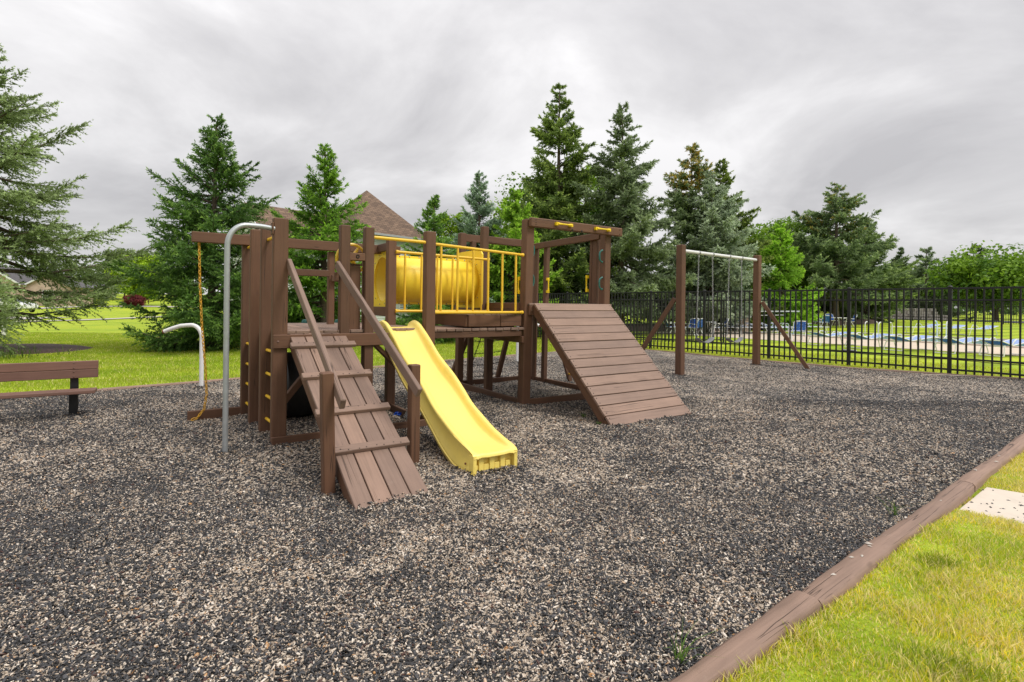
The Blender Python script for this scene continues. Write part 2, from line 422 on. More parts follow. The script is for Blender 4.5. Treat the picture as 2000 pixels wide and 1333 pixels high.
F = [[i*nT+j, (i+1)*nT+j, (i+1)*nT+j+1, i*nT+j+1] for i in range(len(rs)-1) for j in range(nT-1)]
V = np.vstack([V, [[0, 0, LZ]]]); F2 = [[len(V)-1, j, j+1, j+1] for j in range(nT-1)]
gnd = meshobj('lawn_ground', V, F+[f[:3] for f in F2], 'lawn', None, True, kind='structure')

MUL = [(-7.6, 7.74), (-7.08, 8.24), (-6.62, 8.67), (-5.93, 9.28), (-5.27, 10.03), (-3.18, 11.94), (-1.69, 13.74), (0.02, 15.82), (1.37, 16.95), (2.9, 18.2), (4.35, 18.2),
       (4.99, 17.34), (6.98, 14.55), (8.63, 12.85), (10.96, 11.2), (12.2, 11.0), (6.09, 6.25), (3.73, 4.42), (1.74, 2.88), (.65, 2.03), (-1.46, .38), (-9, -3), (-14, 0), (-11.5, 4.4)]
MV = np.array(MUL)
def inpoly(x, y, P=MV):
    x = np.asarray(x); y = np.asarray(y); r = np.zeros(x.shape, bool); n = len(P)
    for i in range(n):
        x0, y0 = P[i]; x1, y1 = P[(i+1) % n]
        c = ((y0 > y) != (y1 > y)) & (x < (x1-x0)*(y-y0)/(y1-y0+1e-12)+x0); r ^= c
    return r
# the mulch sheet: a fine grid clipped to the bed, gently uneven
bm = bmesh.new(); vs = [bm.verts.new((x, y, 0)) for x, y in MUL]; bm.faces.new(vs)
bmesh.ops.triangulate(bm, faces=bm.faces[:])
for _ in range(5):
    bmesh.ops.subdivide_edges(bm, edges=[e for e in bm.edges if e.calc_length() > .35], cuts=1, use_grid_fill=False)
    bmesh.ops.triangulate(bm, faces=bm.faces[:])
def mz(x, y): return .014*math.sin(1.9*x+.7*y)*math.sin(1.3*y-.6*x+1)+.008*math.sin(5*x+2)*math.sin(4.3*y)
bnd = {v for e in bm.edges if e.is_boundary for v in e.verts}
for v in bm.verts:
    v.co.z = (-.012 if v in bnd else mz(v.co.x, v.co.y))
me = bpy.data.meshes.new('mulch_ground'); bm.to_mesh(me); bm.free(); me.materials.append(MAT['mulch'])
me.polygons.foreach_set('use_smooth', [True]*len(me.polygons))
tag(link(bpy.data.objects.new('mulch_ground', me)), kind='structure')

# loose chips and pebbles over the bed (nobody could count them)
rng = np.random.default_rng(3)
def frust(n, y0, y1, m=.55):
    y = np.sqrt(rng.uniform(y0*y0, y1*y1, n)); x = rng.uniform(-1.06, 1.06, n)*(y*.957+.2); return x, y
px_, py_ = [], []
for n, y0, y1 in ((260000, 1.85, 4.2), (280000, 4.2, 8.5), (140000, 8.5, 15)):
    a, b = frust(n, y0, y1); k = inpoly(a, b); px_.append(a[k]); py_.append(b[k])
px_ = np.concatenate(px_); py_ = np.concatenate(py_); NP = len(px_)
FEET = [(-2.39, 5.51), (-2.72, 5.94), (-3.06, 6.41), (-3.38, 6.84), (-2.73, 5.13), (-1.35, 4.05), (-.87, 4.83), (-1.0, 6.5), (-1.68, 7.38), (.18, 7.79), (-.38, 8.7), (1.48, 8.72), (-1.02, 3.78), (-.8, 3.93), (-.62, 4.08), (-.3, 4.62), (-.12, 4.7), (.02, 4.78),
        (1.26, 6.45), (1.65, 6.7), (2.05, 6.95), (2.4, 7.2), (-5.23, 9.04), (3.585, 11.38), (6.17, 13.48), (-5.51, 6.84)]
fz = []
for (fx, fy) in FEET:
    m_n = 420; r_ = np.abs(rng.normal(0, .075, m_n))+.04; a_ = rng.uniform(0, 6.28, m_n); px_ = np.concatenate([px_, fx+r_*np.cos(a_)]); py_ = np.concatenate([py_, fy+r_*np.sin(a_)]); fz.append(.030*np.clip(1-r_/.17, 0, 1)*rng.uniform(.2, 1, m_n))
NP0 = NP; NP = len(px_); pile = np.concatenate([np.zeros(NP0)]+fz)
mzv = pile+.014*np.sin(1.9*px_+.7*py_)*np.sin(1.3*py_-.6*px_+1)+.008*np.sin(5*px_+2)*np.sin(4.3*py_)
me = bpy.data.meshes.new('mulch_chips'); me.vertices.add(NP)
me.vertices.foreach_set('co', np.stack([px_, py_, mzv+rng.uniform(-.001, .007, NP)], 1).astype(np.float32).ravel())
def attr(n, t, v, key): me.attributes.new(n, t, 'POINT').data.foreach_set(key, v.astype(np.float32).ravel())
R1 = rng.uniform(0, 1, NP); sz = (rng.gamma(5, .00095, NP)*np.where(py_ < 4.2, .85, 1.1)+.0024)*(.55+.55*np.clip(R1*1.6, 0, 1))
fib = (rng.random(NP) < .03) & (py_ < 8)          # dry stalks and fibres among the chips
SC = np.stack([sz*rng.uniform(.9, 2.0, NP), sz*rng.uniform(.45, .85, NP), sz*rng.uniform(.3, .65, NP)], 1)
SC[fib] = np.stack([rng.uniform(.008, .028, fib.sum()), np.full(fib.sum(), .0009), np.full(fib.sum(), .0009)], 1)
attr('scl', 'FLOAT_VECTOR', SC, 'vector')
attr('rot', 'FLOAT_VECTOR', np.stack([rng.normal(0, .45, NP), rng.normal(0, .45, NP), rng.uniform(0, 6.28, NP)], 1), 'vector')
cc = np.ones((NP, 4)); cc[:, :3] = rng.uniform(0, 1, (NP, 3)); cc[:, 0] = R1; cc[fib, 0] = 0; cc[fib, 2] = rng.uniform(.45, .9, fib.sum()); attr('rnd', 'FLOAT_COLOR', cc, 'color')
chips = tag(link(bpy.data.objects.new('mulch_chips', me)), kind='stuff', label='loose black rubber chips and tan pebbles strewn over the play area', cat='mulch')
ng = bpy.data.node_groups.new('chips', 'GeometryNodeTree')
ng.interface.new_socket('Geometry', in_out='INPUT', socket_type='NodeSocketGeometry'); ng.interface.new_socket('Geometry', in_out='OUTPUT', socket_type='NodeSocketGeometry')
gi, go = ng.nodes.new('NodeGroupInput'), ng.nodes.new('NodeGroupOutput')
ico = ng.nodes.new('GeometryNodeMeshIcoSphere'); ico.inputs['Radius'].default_value = 1; ico.inputs['Subdivisions'].default_value = 1
iop = ng.nodes.new('GeometryNodeInstanceOnPoints'); sm = ng.nodes.new('GeometryNodeSetMaterial'); sm.inputs['Material'].default_value = MAT['chip']
def named(nm, t): n = ng.nodes.new('GeometryNodeInputNamedAttribute'); n.data_type = t; n.inputs[0].default_value = nm; return n
ra, sa = named('rot', 'FLOAT_VECTOR'), named('scl', 'FLOAT_VECTOR'); L = ng.links.new
L(gi.outputs[0], iop.inputs['Points']); L(ico.outputs[0], sm.inputs['Geometry']); L(sm.outputs[0], iop.inputs['Instance'])
L(ra.outputs[0], iop.inputs['Rotation']); L(sa.outputs[0], iop.inputs['Scale']); L(iop.outputs[0], go.inputs[0])
chips.modifiers.new('chips', 'NODES').node_group = ng

# timbers along the bed
def timber(a, b, w, h, z, label, lift=(0, 0), group='timbers edging the play area'):
    a, b = Vector((*a, 0)), Vector((*b, 0)); L = (b-a).length; n = max(2, int(L/.12)); d = (b-a).normalized(); s = Vector((-d.y, d.x, 0))
    rg = random.Random(label); V, F = [], []
    ring = [(-w/2, -h), (-w/2, -.02), (-w/2+.018, 0), (0, .004), (w/2-.018, 0), (w/2, -.02), (w/2, -h)]; K = len(ring)
    wob = [rg.uniform(0, 6.28) for _ in range(6)]
    for i in range(n+1):
        t = i/n; p = d*(t*L)
        for j, (x, y) in enumerate(ring):
            jx = .007*math.sin(t*L*3.1+wob[0]+j*.3)+.004*math.sin(t*L*11+wob[2]+j)+rg.uniform(-.004, .004); jy = .004*math.sin(t*L*2.3+wob[1]) + rg.uniform(-.0015, .0015)
            V.append(p+s*(x+jx)+Vector((0, 0, y+jy+lift[0]*(1-t)+lift[1]*t)))
    for i in range(n):
        for j in range(K-1): q = i*K+j; F.append([q, q+K, q+K+1, q+1])
    F += [list(range(K)), list(range(n*K, n*K+K))[::-1]]
    mid = Vector((a.x, a.y, z)); ang = math.atan2(d.y, d.x)
    Mr = Matrix.Rotation(-ang, 3, 'Z'); My = Matrix(((0, 0, -1), (0, 1, 0), (1, 0, 0)))   # object z runs along the timber so the grain does
    Vl = [My.transposed() @ (Mr @ v) for v in V]
    o = meshobj('edging_timber', Vl, F, 'timber', None, True, label=label, category='timber', group=group)
    o.data.set_sharp_from_angle(angle=R_(50))
    o.matrix_world = Matrix.Translation(mid) @ (Matrix.Rotation(ang, 3, 'Z') @ My).to_4x4()
    return o
tn = Vector((.615, -.789)); T0 = Vector((.61, 2.08)); td = Vector((.789, .6145))
def tp(s, off=.072): return tuple(T0+td*s+tn*off)
def bend(s): return -.03*math.sin(max(0, s)*.7)
cuts = [(-2.4, 1.02, 'near edging timber at the bottom edge of the photo, cracked across its joint'),
        (1.03, 3.9, 'edging timber beside the near lawn with pebbles lying on it'),
        (3.915, 6.6, 'edging timber running past the pale paving slab'),
        (6.615, 9.9, 'far end edging timber right of the paving slab leaving the photo')]
for i, (s0, s1, lb) in enumerate(cuts): timber(tp(s0, .088+[0, .004, .0, -.010][i]), tp(s1, .088+[.0, .006, -.006, -.016][i]), .126+.006*(i % 2), .2, .032, lb, ((0, .004), (-.004, .0), (.0, .006), (-.002, 0))[i])
timber(tp(9.92, .05), (12.2, 11.05), .14, .2, .03, 'edging timber of the play area outside the right edge')
def edge(a, b, lb, w=.1, z=.02): timber(a, b, w, .15, z, lb)
E_ = MUL
edge((-9.5, 6.1), E_[2], 'thin brown edging timber behind the bench')
edge(E_[2], E_[4], 'thin brown edging timber behind the bent white pipe')
edge(E_[4], E_[6], 'thin brown edging timber seen under the left tower')
edge(E_[6], E_[9], 'thin brown edging timber behind the chain net')
edge(E_[9], E_[10], 'short edging timber at the far corner of the play area')
edge(E_[10], E_[12], 'edging timber below the fence behind the left swing post')
edge(E_[12], E_[13], 'edging timber below the fence behind the right swing brace')
edge(E_[13], (12.2, 10.5), 'edging timber below the fence at the right edge')

# paving slab
sl = [(3.31, 3.955), (3.98, 4.475), (4.80, 3.83), (4.03, 3.19)]
cx = sum(p[0] for p in sl)/4; cy = sum(p[1] for p in sl)/4
bm = bmesh.new(); vv = [bm.verts.new((x-cx, y-cy, 0)) for x, y in sl]; f = bm.faces.new(vv)
r = bmesh.ops.extrude_face_region(bm, geom=[f]); bmesh.ops.translate(bm, vec=(0, 0, .06), verts=[v for v in r['geom'] if isinstance(v, bmesh.types.BMVert)])
bmesh.ops.bevel(bm, geom=bm.edges[:], offset=.008, segments=2, affect='EDGES'); bmesh.ops.recalc_face_normals(bm, faces=bm.faces[:])
me = bpy.data.meshes.new('paving_slab'); bm.to_mesh(me); bm.free(); me.materials.append(MAT['concrete'])
slab = tag(link(bpy.data.objects.new('paving_slab', me)), 'pale concrete paving slab sprinkled with black rubber bits beside the near timber', 'paving slab'); slab.location = (cx, cy, -.085)
rg = random.Random(5); mb = MB()
def shard(mb, c, s, rg):
    n = len(mb.v); a = rg.uniform(0, 6.28)
    pts = [(-1.3, 0, 0), (-.2, -.6, .1), (1.2, -.15, 0), (.3, .6, .05), (0, 0, .55)]
    for x, y, z in pts: mb.v.append(Vector((c[0]+s*(x*math.cos(a)-y*math.sin(a))*rg.uniform(.8, 1.2), c[1]+s*(x*math.sin(a)+y*math.cos(a)), c[2]+s*z)))
    mb.f += [[n, n+1, n+4], [n+1, n+2, n+4], [n+2, n+3, n+4], [n+3, n, n+4]]
while len(mb.v) < 5*85:
    x, y = rg.uniform(3.2, 4.7), rg.uniform(3.2, 4.5)
    if bool(inpoly(np.array(x), np.array(y), np.array(sl))): shard(mb, (x, y, -.0245), rg.uniform(.006, .016), rg)
mb.build('rubber_bits', 'blackplastic', None, kind='stuff', label='black rubber bits scattered on the pale paving slab', category='mulch')
mb2 = MB()
for s_, o_ in ((1.65, .06), (1.72, .09), (1.9, .07), (1.93, .05), (1.35, .08), (2.6, .05), (3.2, .1), (4.4, .06), (5.2, .08), (5.3, .05), (.9, .1), (4.9, .11)):
    p = tp(s_, o_); shard(mb2, (p[0], p[1], .036), rg.uniform(.01, .02), rg)
mb2.build('timber_pebbles', 'stoneblk', None, kind='stuff', label='small pale pebbles lying on top of the near timber', category='pebbles')

# ------------------------------------------------------------ playset (local axes: x along the front, y to the back)
PO = Vector((-2.389, 5.511, 0)); PA = R_(34.21)
PS = empty('playset', PO, PA, label='big brown timber playset with ramps, yellow slide, tube and two towers', category='playset')
W_ = 'wood'
def post(p, q, h, w=.105, d=.105, name='post', lean=(0, 0), z0=-.05, mat=W_, c=.009, parent=PS):
    return beam(name, (p, q, z0), (p+lean[0], q+lean[1], h), w, d, mat, parent, up=(0, 1, 0), c=c)
def bolt(parent, p, axis, r=.012, mat='bolt'):
    Mx = Vector(axis).to_track_quat('Z', 'Y').to_matrix(); Mx = Matrix.Translation(Vector(p)) @ Mx.to_4x4()
    return MB().lathe([(0, .006), (r*.6, .005), (r, .001), (r, -.003)], 8, Mx).build('bolt', mat, parent, True)
# ladder wall of the left tower
P = [(-.005, 0), (-.03, .54), (-.055, 1.11), (-.075, 1.65)]
lads = []
for i, (p, q) in enumerate(P):
    post(p, q, 2.315, .145 if i != 3 else .14, .092, 'post', c=.01)
for a in (0, 2):
    (p0, q0), (p1, q1) = P[a], P[a+1]
    for z in (.17, .42, .67, .925, 2.14):
        MB().tube([(p0-.005, q0+.03, z), (p1-.005, q1-.03, z)], .0165, 10).build('ladder_rung', 'rail', PS, True)
# top beam with the overhanging left end, and the ground timber below it
beam('top_beam', (-.70, 1.60, 2.23), (1.95, 1.60, 2.23), .09, .125, W_, PS)
beam('ground_timber', (-.72, 1.66, .045), (-.14, 1.66, .045), .05, .15, W_, PS)
beam('front_beam', (-.075, -.062, 1.05), (1.145, -.062, 1.05), .035, .14, W_, PS)
bolt(PS, (-.03, -.081, 1.05), (0, -1, 0), .012, 'boltw')
for p, z in ((.12, 1.05), (1.08, 1.05)): bolt(PS, (p, -.081, z), (0, -1, 0), .01, 'boltw')
post(.655, 0.0, 2.305, .105, .1); post(.925, 0.0, 2.305, .105, .1)
post(1.70, .05, 2.33, .13, .105); post(1.645, 1.15, 2.33, .12, .105)
post(.97, 1.66, 2.16, .085, .09, z0=1.1); post(1.64, 2.16, 2.25); post(.1, .75, 1.95, .05, .09, z0=1.1)
beam('cross_rail', (.12, 1.61, 1.855), (.93, 1.61, 1.855), .045, .09, W_, PS)
beam('cross_rail', (.55, -.0, 1.74), (.60, .0, 1.74), .045, .09, W_, PS)
beam('cross_rail', (.95, 1.56, 1.79), (1.22, 1.56, 1.79), .045, .09, W_, PS)
beam('tower_side_beam', (1.62, 1.2, 2.24), (1.62, 2.1, 2.24), .045, .11, W_, PS)
beam('tower_side_beam', (1.62, 1.2, 1.34), (1.62, 2.1, 1.34), .045, .13, W_, PS)
beam('tower_back_beam', (-.05, 2.2, 1.05), (1.7, 2.2, 1.05), .04, .14, W_, PS)
for i in range(12):                                         # deck boards of the left tower
    p = .02+i*.143
    beam('deck_board', (p+.06, (-.03 if p < 1.0 else .10)+.004*(i % 3), 1.14), (p+.06, 2.2, 1.14), .138, .036, 'tread', PS)
beam('ground_timber', (-.08, -.06, .03), (1.76, -.06, .03), .035, .1, W_, PS)
beam('ground_timber', (1.64, .12, .035), (1.64, 2.15, .035), .04, .09, W_, PS)
beam('ground_timber', (.0, 2.2, .035), (1.6, 2.2, .035), .04, .09, W_, PS)
post(.0, 2.2, 1.1); 
beam('brace', (.02, .62, .14), (.72, .62, 1.0), .07, .09, W_, PS, up=(0, 1, 0))
beam('brace', (1.0, .02, 1.0), (1.64, .02, .36), .045, .09, W_, PS, up=(0, 1, 0))
for p in (.75, 1.22): MB().lathe([(.0, .035), (.035, .03), (.05, .0), (.045, -.03)], 12, Matrix.Translation((p, 2.16, 1.175))).build('climbing_hold', 'green', PS, True)
# steering wheel, its bar, and the board below
beam('wheel_bar', (.70, -.005, 1.965), (.89, -.005, 1.965), .075, .085, W_, PS)
MB().tube(arc((.79, -.0445, 1.968), .016, 0, 2*math.pi*15/16, 15, (1, 0, 0), (0, 0, 1)), .006, 5, closed=True).build('axle_ring', 'seam', PS, True)
mb = MB(); wc = Vector((.775, .13, 1.95))
mb.tube(arc(wc, .165, 0, 2*math.pi*31/32, 31, (1, 0, 0), (0, 0, 1)), .017, 8, closed=True)
for k in range(3):
    a = R_(60+120*k); u = Vector((math.cos(a), 0, math.sin(a))); mb.tube([wc+u*.02, wc+u*.155], [.026, .014], 8)
mb.lathe([(0, -.03), (.04, -.025), (.045, .02), (0, .03)], 12, Matrix.Translation(wc) @ Matrix.Rotation(R_(90), 4, 'X'))
mb.tube([(.775, -.02, 1.95), wc], .012, 8)
mb.build('steering_wheel', 'rail', PS, True)
beam('panel_board', (.79, .06, 1.12), (.79, .06, 1.87), .125, .036, W_, PS, up=(0, 1, 0))
beam('panel_cap', (.70, .1, 1.885), (.88, .1, 1.885), .05, .02, W_, PS)
# fire pole
pp = [(-.5, -.115, -.05), (-.5, -.115, 1.98)]+arc((-.33, -.085, 1.98), .0, 0, 0, 1, (1, 0, 0), (0, 0, 1))[:0]
bend_c = Vector((-.32, -.083, 1.99)); ux = Vector((-.18, -.032, 0)); 
pp += [bend_c+ux*math.cos(a)+Vector((0, 0, .215))*math.sin(a) for a in [R_(k) for k in range(0, 91, 9)]][1:]
pp += [(-.2, -.06, 2.208), (-.07, -.03, 2.20)]
pole = MB().tube(pp, .0255, 14).build('fire_pole', 'galv', PS, True)
beam('pole_bracket', (-.095, -.03, 2.2), (-.08, -.03, 2.2), .09, .12, W_, PS, c=.004)

# entrance ramp: stringers, three board rows, cleats, posts and handrails
def rl(q): return 1.155-(-q)*(1.155/2.26) if q < 0 else 1.155
rp0, rp1 = .085, .665
rmb = MB()
dr = Vector((0, -2.26, -1.155)).normalized(); nr = Vector((0, -dr.z, dr.y)); nr = nr if nr.z > 0 else -nr
def rpt(p, s, h=0): return Vector((p, .06, 1.165))+dr*s+nr*h
RL = 2.62
ramp = None
for p in (rp0+.03, rp1-.03):
    o = beam('ramp_stringer', rpt(p, .05, -.085), rpt(p, RL-.12, -.085), .04, .11, W_, PS, up=tuple(nr))
    ramp = ramp or o
rinv = ramp.matrix_basis.inverted()
def rbeam(name, a, b, w, d, mat, up, **k):
    o = beam(name, a, b, w, d, mat, None, up=up, **k); M0 = o.matrix_basis.copy(); o.parent = ramp; o.matrix_local = rinv @ M0; return o
ss = [.02, .60, 1.16, 1.73, RL]
sc_ = [.34, .88, 1.38, 1.88, 2.16]
wd = (rp1-rp0)/4
for i in range(4):
    x = rp0+wd*(i+.5)
    rbeam('ramp_board', rpt(x, .0+.006*i, -.013), rpt(x, RL-.008*(i % 2), -.013), wd-.010, .03, 'tread', tuple(nr), c=.004)
for s in (.36, .91, 1.46, 1.95):
    a = Vector((rp0-.035, 0, 0)); b = Vector((rp1+.035, 0, 0)); c0 = rpt(0, s, .021)
    rbeam('ramp_cleat', c0+a, c0+b, .075, .038, 'tread', tuple(nr), c=.005)
post(rp0-.065+.01, -1.74, .925, .09, .09, 'ramp_post', lean=(-.03, -.02), c=.008)
post(rp1+.20, -1.42, .905, .09, .09, 'ramp_post', c=.008)
beam('handrail', (.075, -.03, 1.865), (.065, -1.965, .705), .042, .09, 'tread', PS)
beam('handrail', (.565, -.04, 1.87), (.795, -1.69, .69), .042, .09, 'tread', PS)

# yellow slide
sp_ = [(.33, 1.165, 1.225), (.22, 1.16, 1.25), (.1, 1.125, 1.225), (0, 1.07, 1.175), (-.2, .935, 1.055), (-.42, .79, .905), (-.6, .69, .81), (-.8, .60, .715), (-1.0, .495, .595), (-1.2, .375, .465), (-1.4, .275, .375), (-1.6, .21, .295), (-1.75, .182, .25), (-1.88, .174, .215), (-1.95, .172, .19), (-1.98, .168, .172), (-1.993, .14, .14)]
def cr_(tab, n):
    out = []
    for i in range(len(tab)-1):
        p0, p1, p2, p3 = (np.array(tab[max(0, min(len(tab)-1, i+k))]) for k in (-1, 0, 1, 2))
        for k in range(n):
            t = k/n; out.append(.5*((2*p1)+(-p0+p2)*t+(2*p0-5*p1+4*p2-p3)*t*t+(-p0+3*p1-3*p2+p3)*t**3))
    out.append(np.array(tab[-1])); return out
SX = 1.385; HW = .228
V, F = [], []; prof_n = None
tab = cr_(sp_, 4)
for (q, zb, zr) in tab:
    lo = max(-.02, zb-.17) if q > -1.2 else max(-.02, zb-.17-(-1.2-q)*.1)
    lo = min(lo, zr-.05)
    h = zr-zb
    half = [(HW, lo), (HW+.004, lo+.03), (HW-.006, lo+.034), (HW-.006, lo+.06), (HW-.014, lo+.066), (HW-.012, zb+h*.55), (HW-.004, zb+h*.8), (HW-.012, zr-.006), (HW-.028, zr), (HW-.046, zr-.008), (HW-.056, zb+h*.55), (HW-.068, zb+h*.16), (HW-.09, zb+.004), (HW-.13, zb), (.08, zb-.002)]
    ring = [(-x, z) for x, z in half]+[(0, zb-.002)]+[(x, z) for x, z in half[::-1]]
    prof_n = len(ring); V += [(SX+x, q, z) for x, z in ring]
for i in range(len(tab)-1):
    for j in range(prof_n-1): a = i*prof_n+j; F.append([a, a+1, a+prof_n+1, a+prof_n])
slide = meshobj('slide', V, F, 'slide', PS, True); slide.data.set_sharp_from_angle(angle=R_(60))
so = slide.modifiers.new('thick', 'SOLIDIFY'); so.thickness = .006; so.offset = 0
mb = MB()
yb = -1.935
mb.box((SX, yb+.01, .07), (.40, .01, .18))
for x in (-.13, -.02, .09): mb.box((SX+x, yb-.012, .065), (.05, .035, .165))
for x in (-.185, -.075, .035, .15): mb.box((SX+x, yb-.008, .035), (.05, .03, .075))
mb.box((SX-HW+.018, -1.955, .06), (.034, .075, .21)); mb.box((SX+HW-.018, -1.955, .06), (.034, .075, .21)); mb.box((SX, -1.985, .004), (HW*2, .035, .014))
fe = mb.build('slide_foot', 'slide', slide); bv = fe.modifiers.new('b', 'BEVEL'); bv.width = .004; bv.segments = 2
bolt(slide, (SX-HW-.002, -1.86, .075), (-1, 0, 0), .011, 'rust')
for z, q in ((1.05, .05),): bolt(slide, (SX-HW-.004, q, z), (-1, 0, 0), .008)

# crawl tube between the towers
TZ, TQ, TR = 1.80, 1.52, .325
x0, x1 = 1.66, 3.10
prof = [(TR, 0), (TR, .30*(x1-x0)), (TR, .49*(x1-x0)), (TR+.02, .492*(x1-x0)), (TR+.02, .508*(x1-x0)), (TR, .51*(x1-x0)), (TR, x1-x0)]
Mt = Matrix.Translation((x0, TQ, TZ)) @ Matrix.Rotation(R_(90), 4, 'Y')
tube = MB().lathe(prof, 40, Mt).build('crawl_tube', 'tunnel', PS, True)
tube.modifiers.new('thick', 'SOLIDIFY').thickness = .008
for sgn, nm in ((1, 'top'), (-1, 'low')):
    beam('tube_flange', (x0+.02, TQ, TZ+sgn*(TR+.012)), (x1-.02, TQ, TZ+sgn*(TR+.012)), .016, .04, 'tunnel', tube, c=.003)
    for i in range(9): bolt(tube, (x0+.1+i*(x1-x0-.2)/8, TQ-.01, TZ+sgn*(TR+.018)), (0, -1, 0), .011)
def tube_panel(px, name, bolts_side, z0, z1):
    hw = .40; n = 40; V, F = [], []
    for xx in (px-.012, px+.012):
        for k in range(n):
            a = 2*math.pi*(k+.5)/n; V.append((xx, TQ+TR*math.cos(a)*.97, TZ+TR*math.sin(a)*.97))
        for k in range(n):
            a = 2*math.pi*(k+.5)/n; c, s = math.cos(a), math.sin(a); e = 14.0
            rr = (abs(c)**e+abs(s)**e)**(-1/e); y = hw*c*rr; z = s*rr; z = z*(z1-TZ) if z > 0 else z*(TZ-z0)
            V.append((xx, TQ+y, TZ+z))
    for k in range(n):
        k2 = (k+1) % n
        F += [[k, k2, n+k2, n+k], [2*n+k, 3*n+k, 3*n+k2, 2*n+k2], [n+k, n+k2, 3*n+k2, 3*n+k], [k, 2*n+k, 2*n+k2, k2]]
    o = meshobj(name, V, F, 'tunnel', tube)
    for k in range(12):
        a = 2*math.pi*k/12+.2; bolt(o, (px+bolts_side*.013, TQ+.365*math.cos(a), TZ+.365*math.sin(a)), (bolts_side, 0, 0), .010)
    return o
tube_panel(1.665, 'tube_panel', -1, 1.40, 2.24); tube_panel(3.10, 'tube_panel', -1, 1.40, 2.30)

# bridge deck between the towers
for q, nm in ((.42, 0), (1.40, 0)): beam('bridge_beam', (1.74, q, 1.045), (3.34, q, 1.045), .04, .085, W_, PS)
nb = 13
for i in range(nb):
    p = 1.80+i*(3.33-1.80)/(nb-1); h = rg.uniform(-.002, .002)
    beam('bridge_board', (p, .385+rg.uniform(-.008, .008), 1.11+h), (p, 1.44, 1.11+h), .119, .038, 'tread', PS)
for i, (a, b, d) in enumerate(((2.47, 2.98, 0), (2.985, 3.34, -.006))):
    beam('step_board', (a, .44+d, 1.225), (b, .44+d, 1.225), .04, .155, W_, PS)
for i in range(7): beam('step_board', (2.47+i*.133+.03, .42, 1.32), (2.47+i*.133+.03, 1.40, 1.32), .128, .032, 'tread', PS)
beam('step_board', (2.46, .45, 1.225), (2.46, 1.4, 1.225), .04, .155, W_, PS)
# yellow guard rails
def guard(a, b, zt0, zb0, n, skip=()):
    a, b = Vector(a), Vector(b); d = (b-a).normalized()
    up = Vector((0, 0, 1))
    o = MB().tube([a+up*zt0, b+up*(zt0-.02)], .019, 12).build('guard_rail', 'rail', PS, True)
    MB().tube([a+up*zb0, b+up*zb0], .019, 12).build('rail_bar', 'rail', o, True)
    for i in range(n):
        p = a.lerp(b, (i+.5)/n)
        z0, z1 = zb0, zt0-.02*(i+.5)/n
        MB().tube([p+up*z0, p+up*(z0+.02), p+up*(z0+.06), p+up*(z1-.06), p+up*(z1-.02), p+up*z1], [.012, .013, .0155, .0155, .013, .012], 10).build('rail_bar', 'rail', o, True)
    for p, s in ((a, 1), (b, -1)):
        for z in (zt0-(.02 if s < 0 else 0), zb0):
            MB().tube([p+up*z-d*.012*s, p+up*z+d*.035*s], [.027, .021], 12).build('rail_socket', 'rail', o, True)
    return o
guard((1.775, .12, 0), (3.345, .415, 0), 2.195, 1.345, 6)
guard((1.70, 1.09, 0), (3.21, 1.13, 0), 2.165, 1.35, 6)
o = MB().tube([(.975, 0, 2.20), (1.64, .03, 2.195)], .019, 12).build('guard_rail', 'rail', PS, True)

# right tower
LN = (.045, 0)
H2 = 2.70
post(3.415, .445, H2, .14, .14, lean=LN); post(5.0, .47, H2, .13, .13, lean=LN)
post(3.30, 1.45, H2, .115, .1, z0=1.05, lean=(.03, 0)); post(3.47, 1.52, 1.08, .12, .105, lean=(0, 0)); post(3.46, 2.5, 2.72, .12, .12, lean=(.04, 0))
post(3.68, 2.5, 2.6, .09, .09, lean=LN); post(5.03, 2.53, 2.62, .10, .14, lean=LN); post(5.02, 2.36, 2.64, .05, .10, lean=LN); post(5.02, 2.05, 2.62, .09, .09, lean=LN)
post(5.01, .80, 2.62, .06, .06, lean=LN); post(5.02, .70, 2.62, .09, .115, lean=LN)
beam('top_beam', (3.415, .34, 2.65), (5.27, .345, 2.655), .07, .135, W_, PS, c=.012)
beam('top_beam', (5.0, .55, 2.60), (5.02, 2.62, 2.575), .07, .11, W_, PS)
beam('top_beam', (3.45, 2.5, 2.64), (5.05, 2.5, 2.64), .06, .135, W_, PS)
beam('top_beam', (3.34, 1.42, 2.5), (4.0, 1.60, 2.5), .05, .105, W_, PS)
for p, z in ((3.50, 2.695), (3.50, 2.66), (3.50, 2.63), (5.20, 2.70), (5.20, 2.63)): bolt(PS, (p, .305, z-.01), (0, -1, 0), .007, 'seam')
for p, z in ((4.19, 2.60), (4.38, 2.595)): bolt(PS, (p, .304, z), (0, -1, 0), .018, 'seam')
beam('deck_beam', (3.42, .352, 1.375), (5.06, .352, 1.375), .045, .135, W_, PS)
bolt(PS, (3.46, .328, 1.375), (0, -1, 0), .011, 'boltw')
beam('deck_beam', (3.42, 2.55, 1.375), (5.06, 2.55, 1.375), .045, .135, W_, PS)
beam('deck_beam', (3.36, .5, 1.40), (3.36, 2.5, 1.40), .045, .17, W_, PS); beam('deck_beam', (5.09, .5, 1.375), (5.09, 2.5, 1.375), .045, .135, W_, PS)
for i in range(12):
    p = 3.42+i*.137; beam('deck_board', (p+.065, .33+rg.uniform(-.006, .006), 1.462), (p+.065, 2.56, 1.462), .131, .036, 'tread', PS)
beam('cross_beam', (3.335, .355, .955), (3.335, 1.6, .955), .045, .095, W_, PS)
for a, b in (((3.40, .40, .03), (5.05, .40, .03)), ((5.03, .5, .03), (5.03, 2.5, .03)), ((3.42, 2.55, .03), (5.0, 2.55, .03)), ((3.37, .52, .03), (3.42, 2.5, .03))):
    beam('ground_timber', a, b, .045, .11, W_, PS)
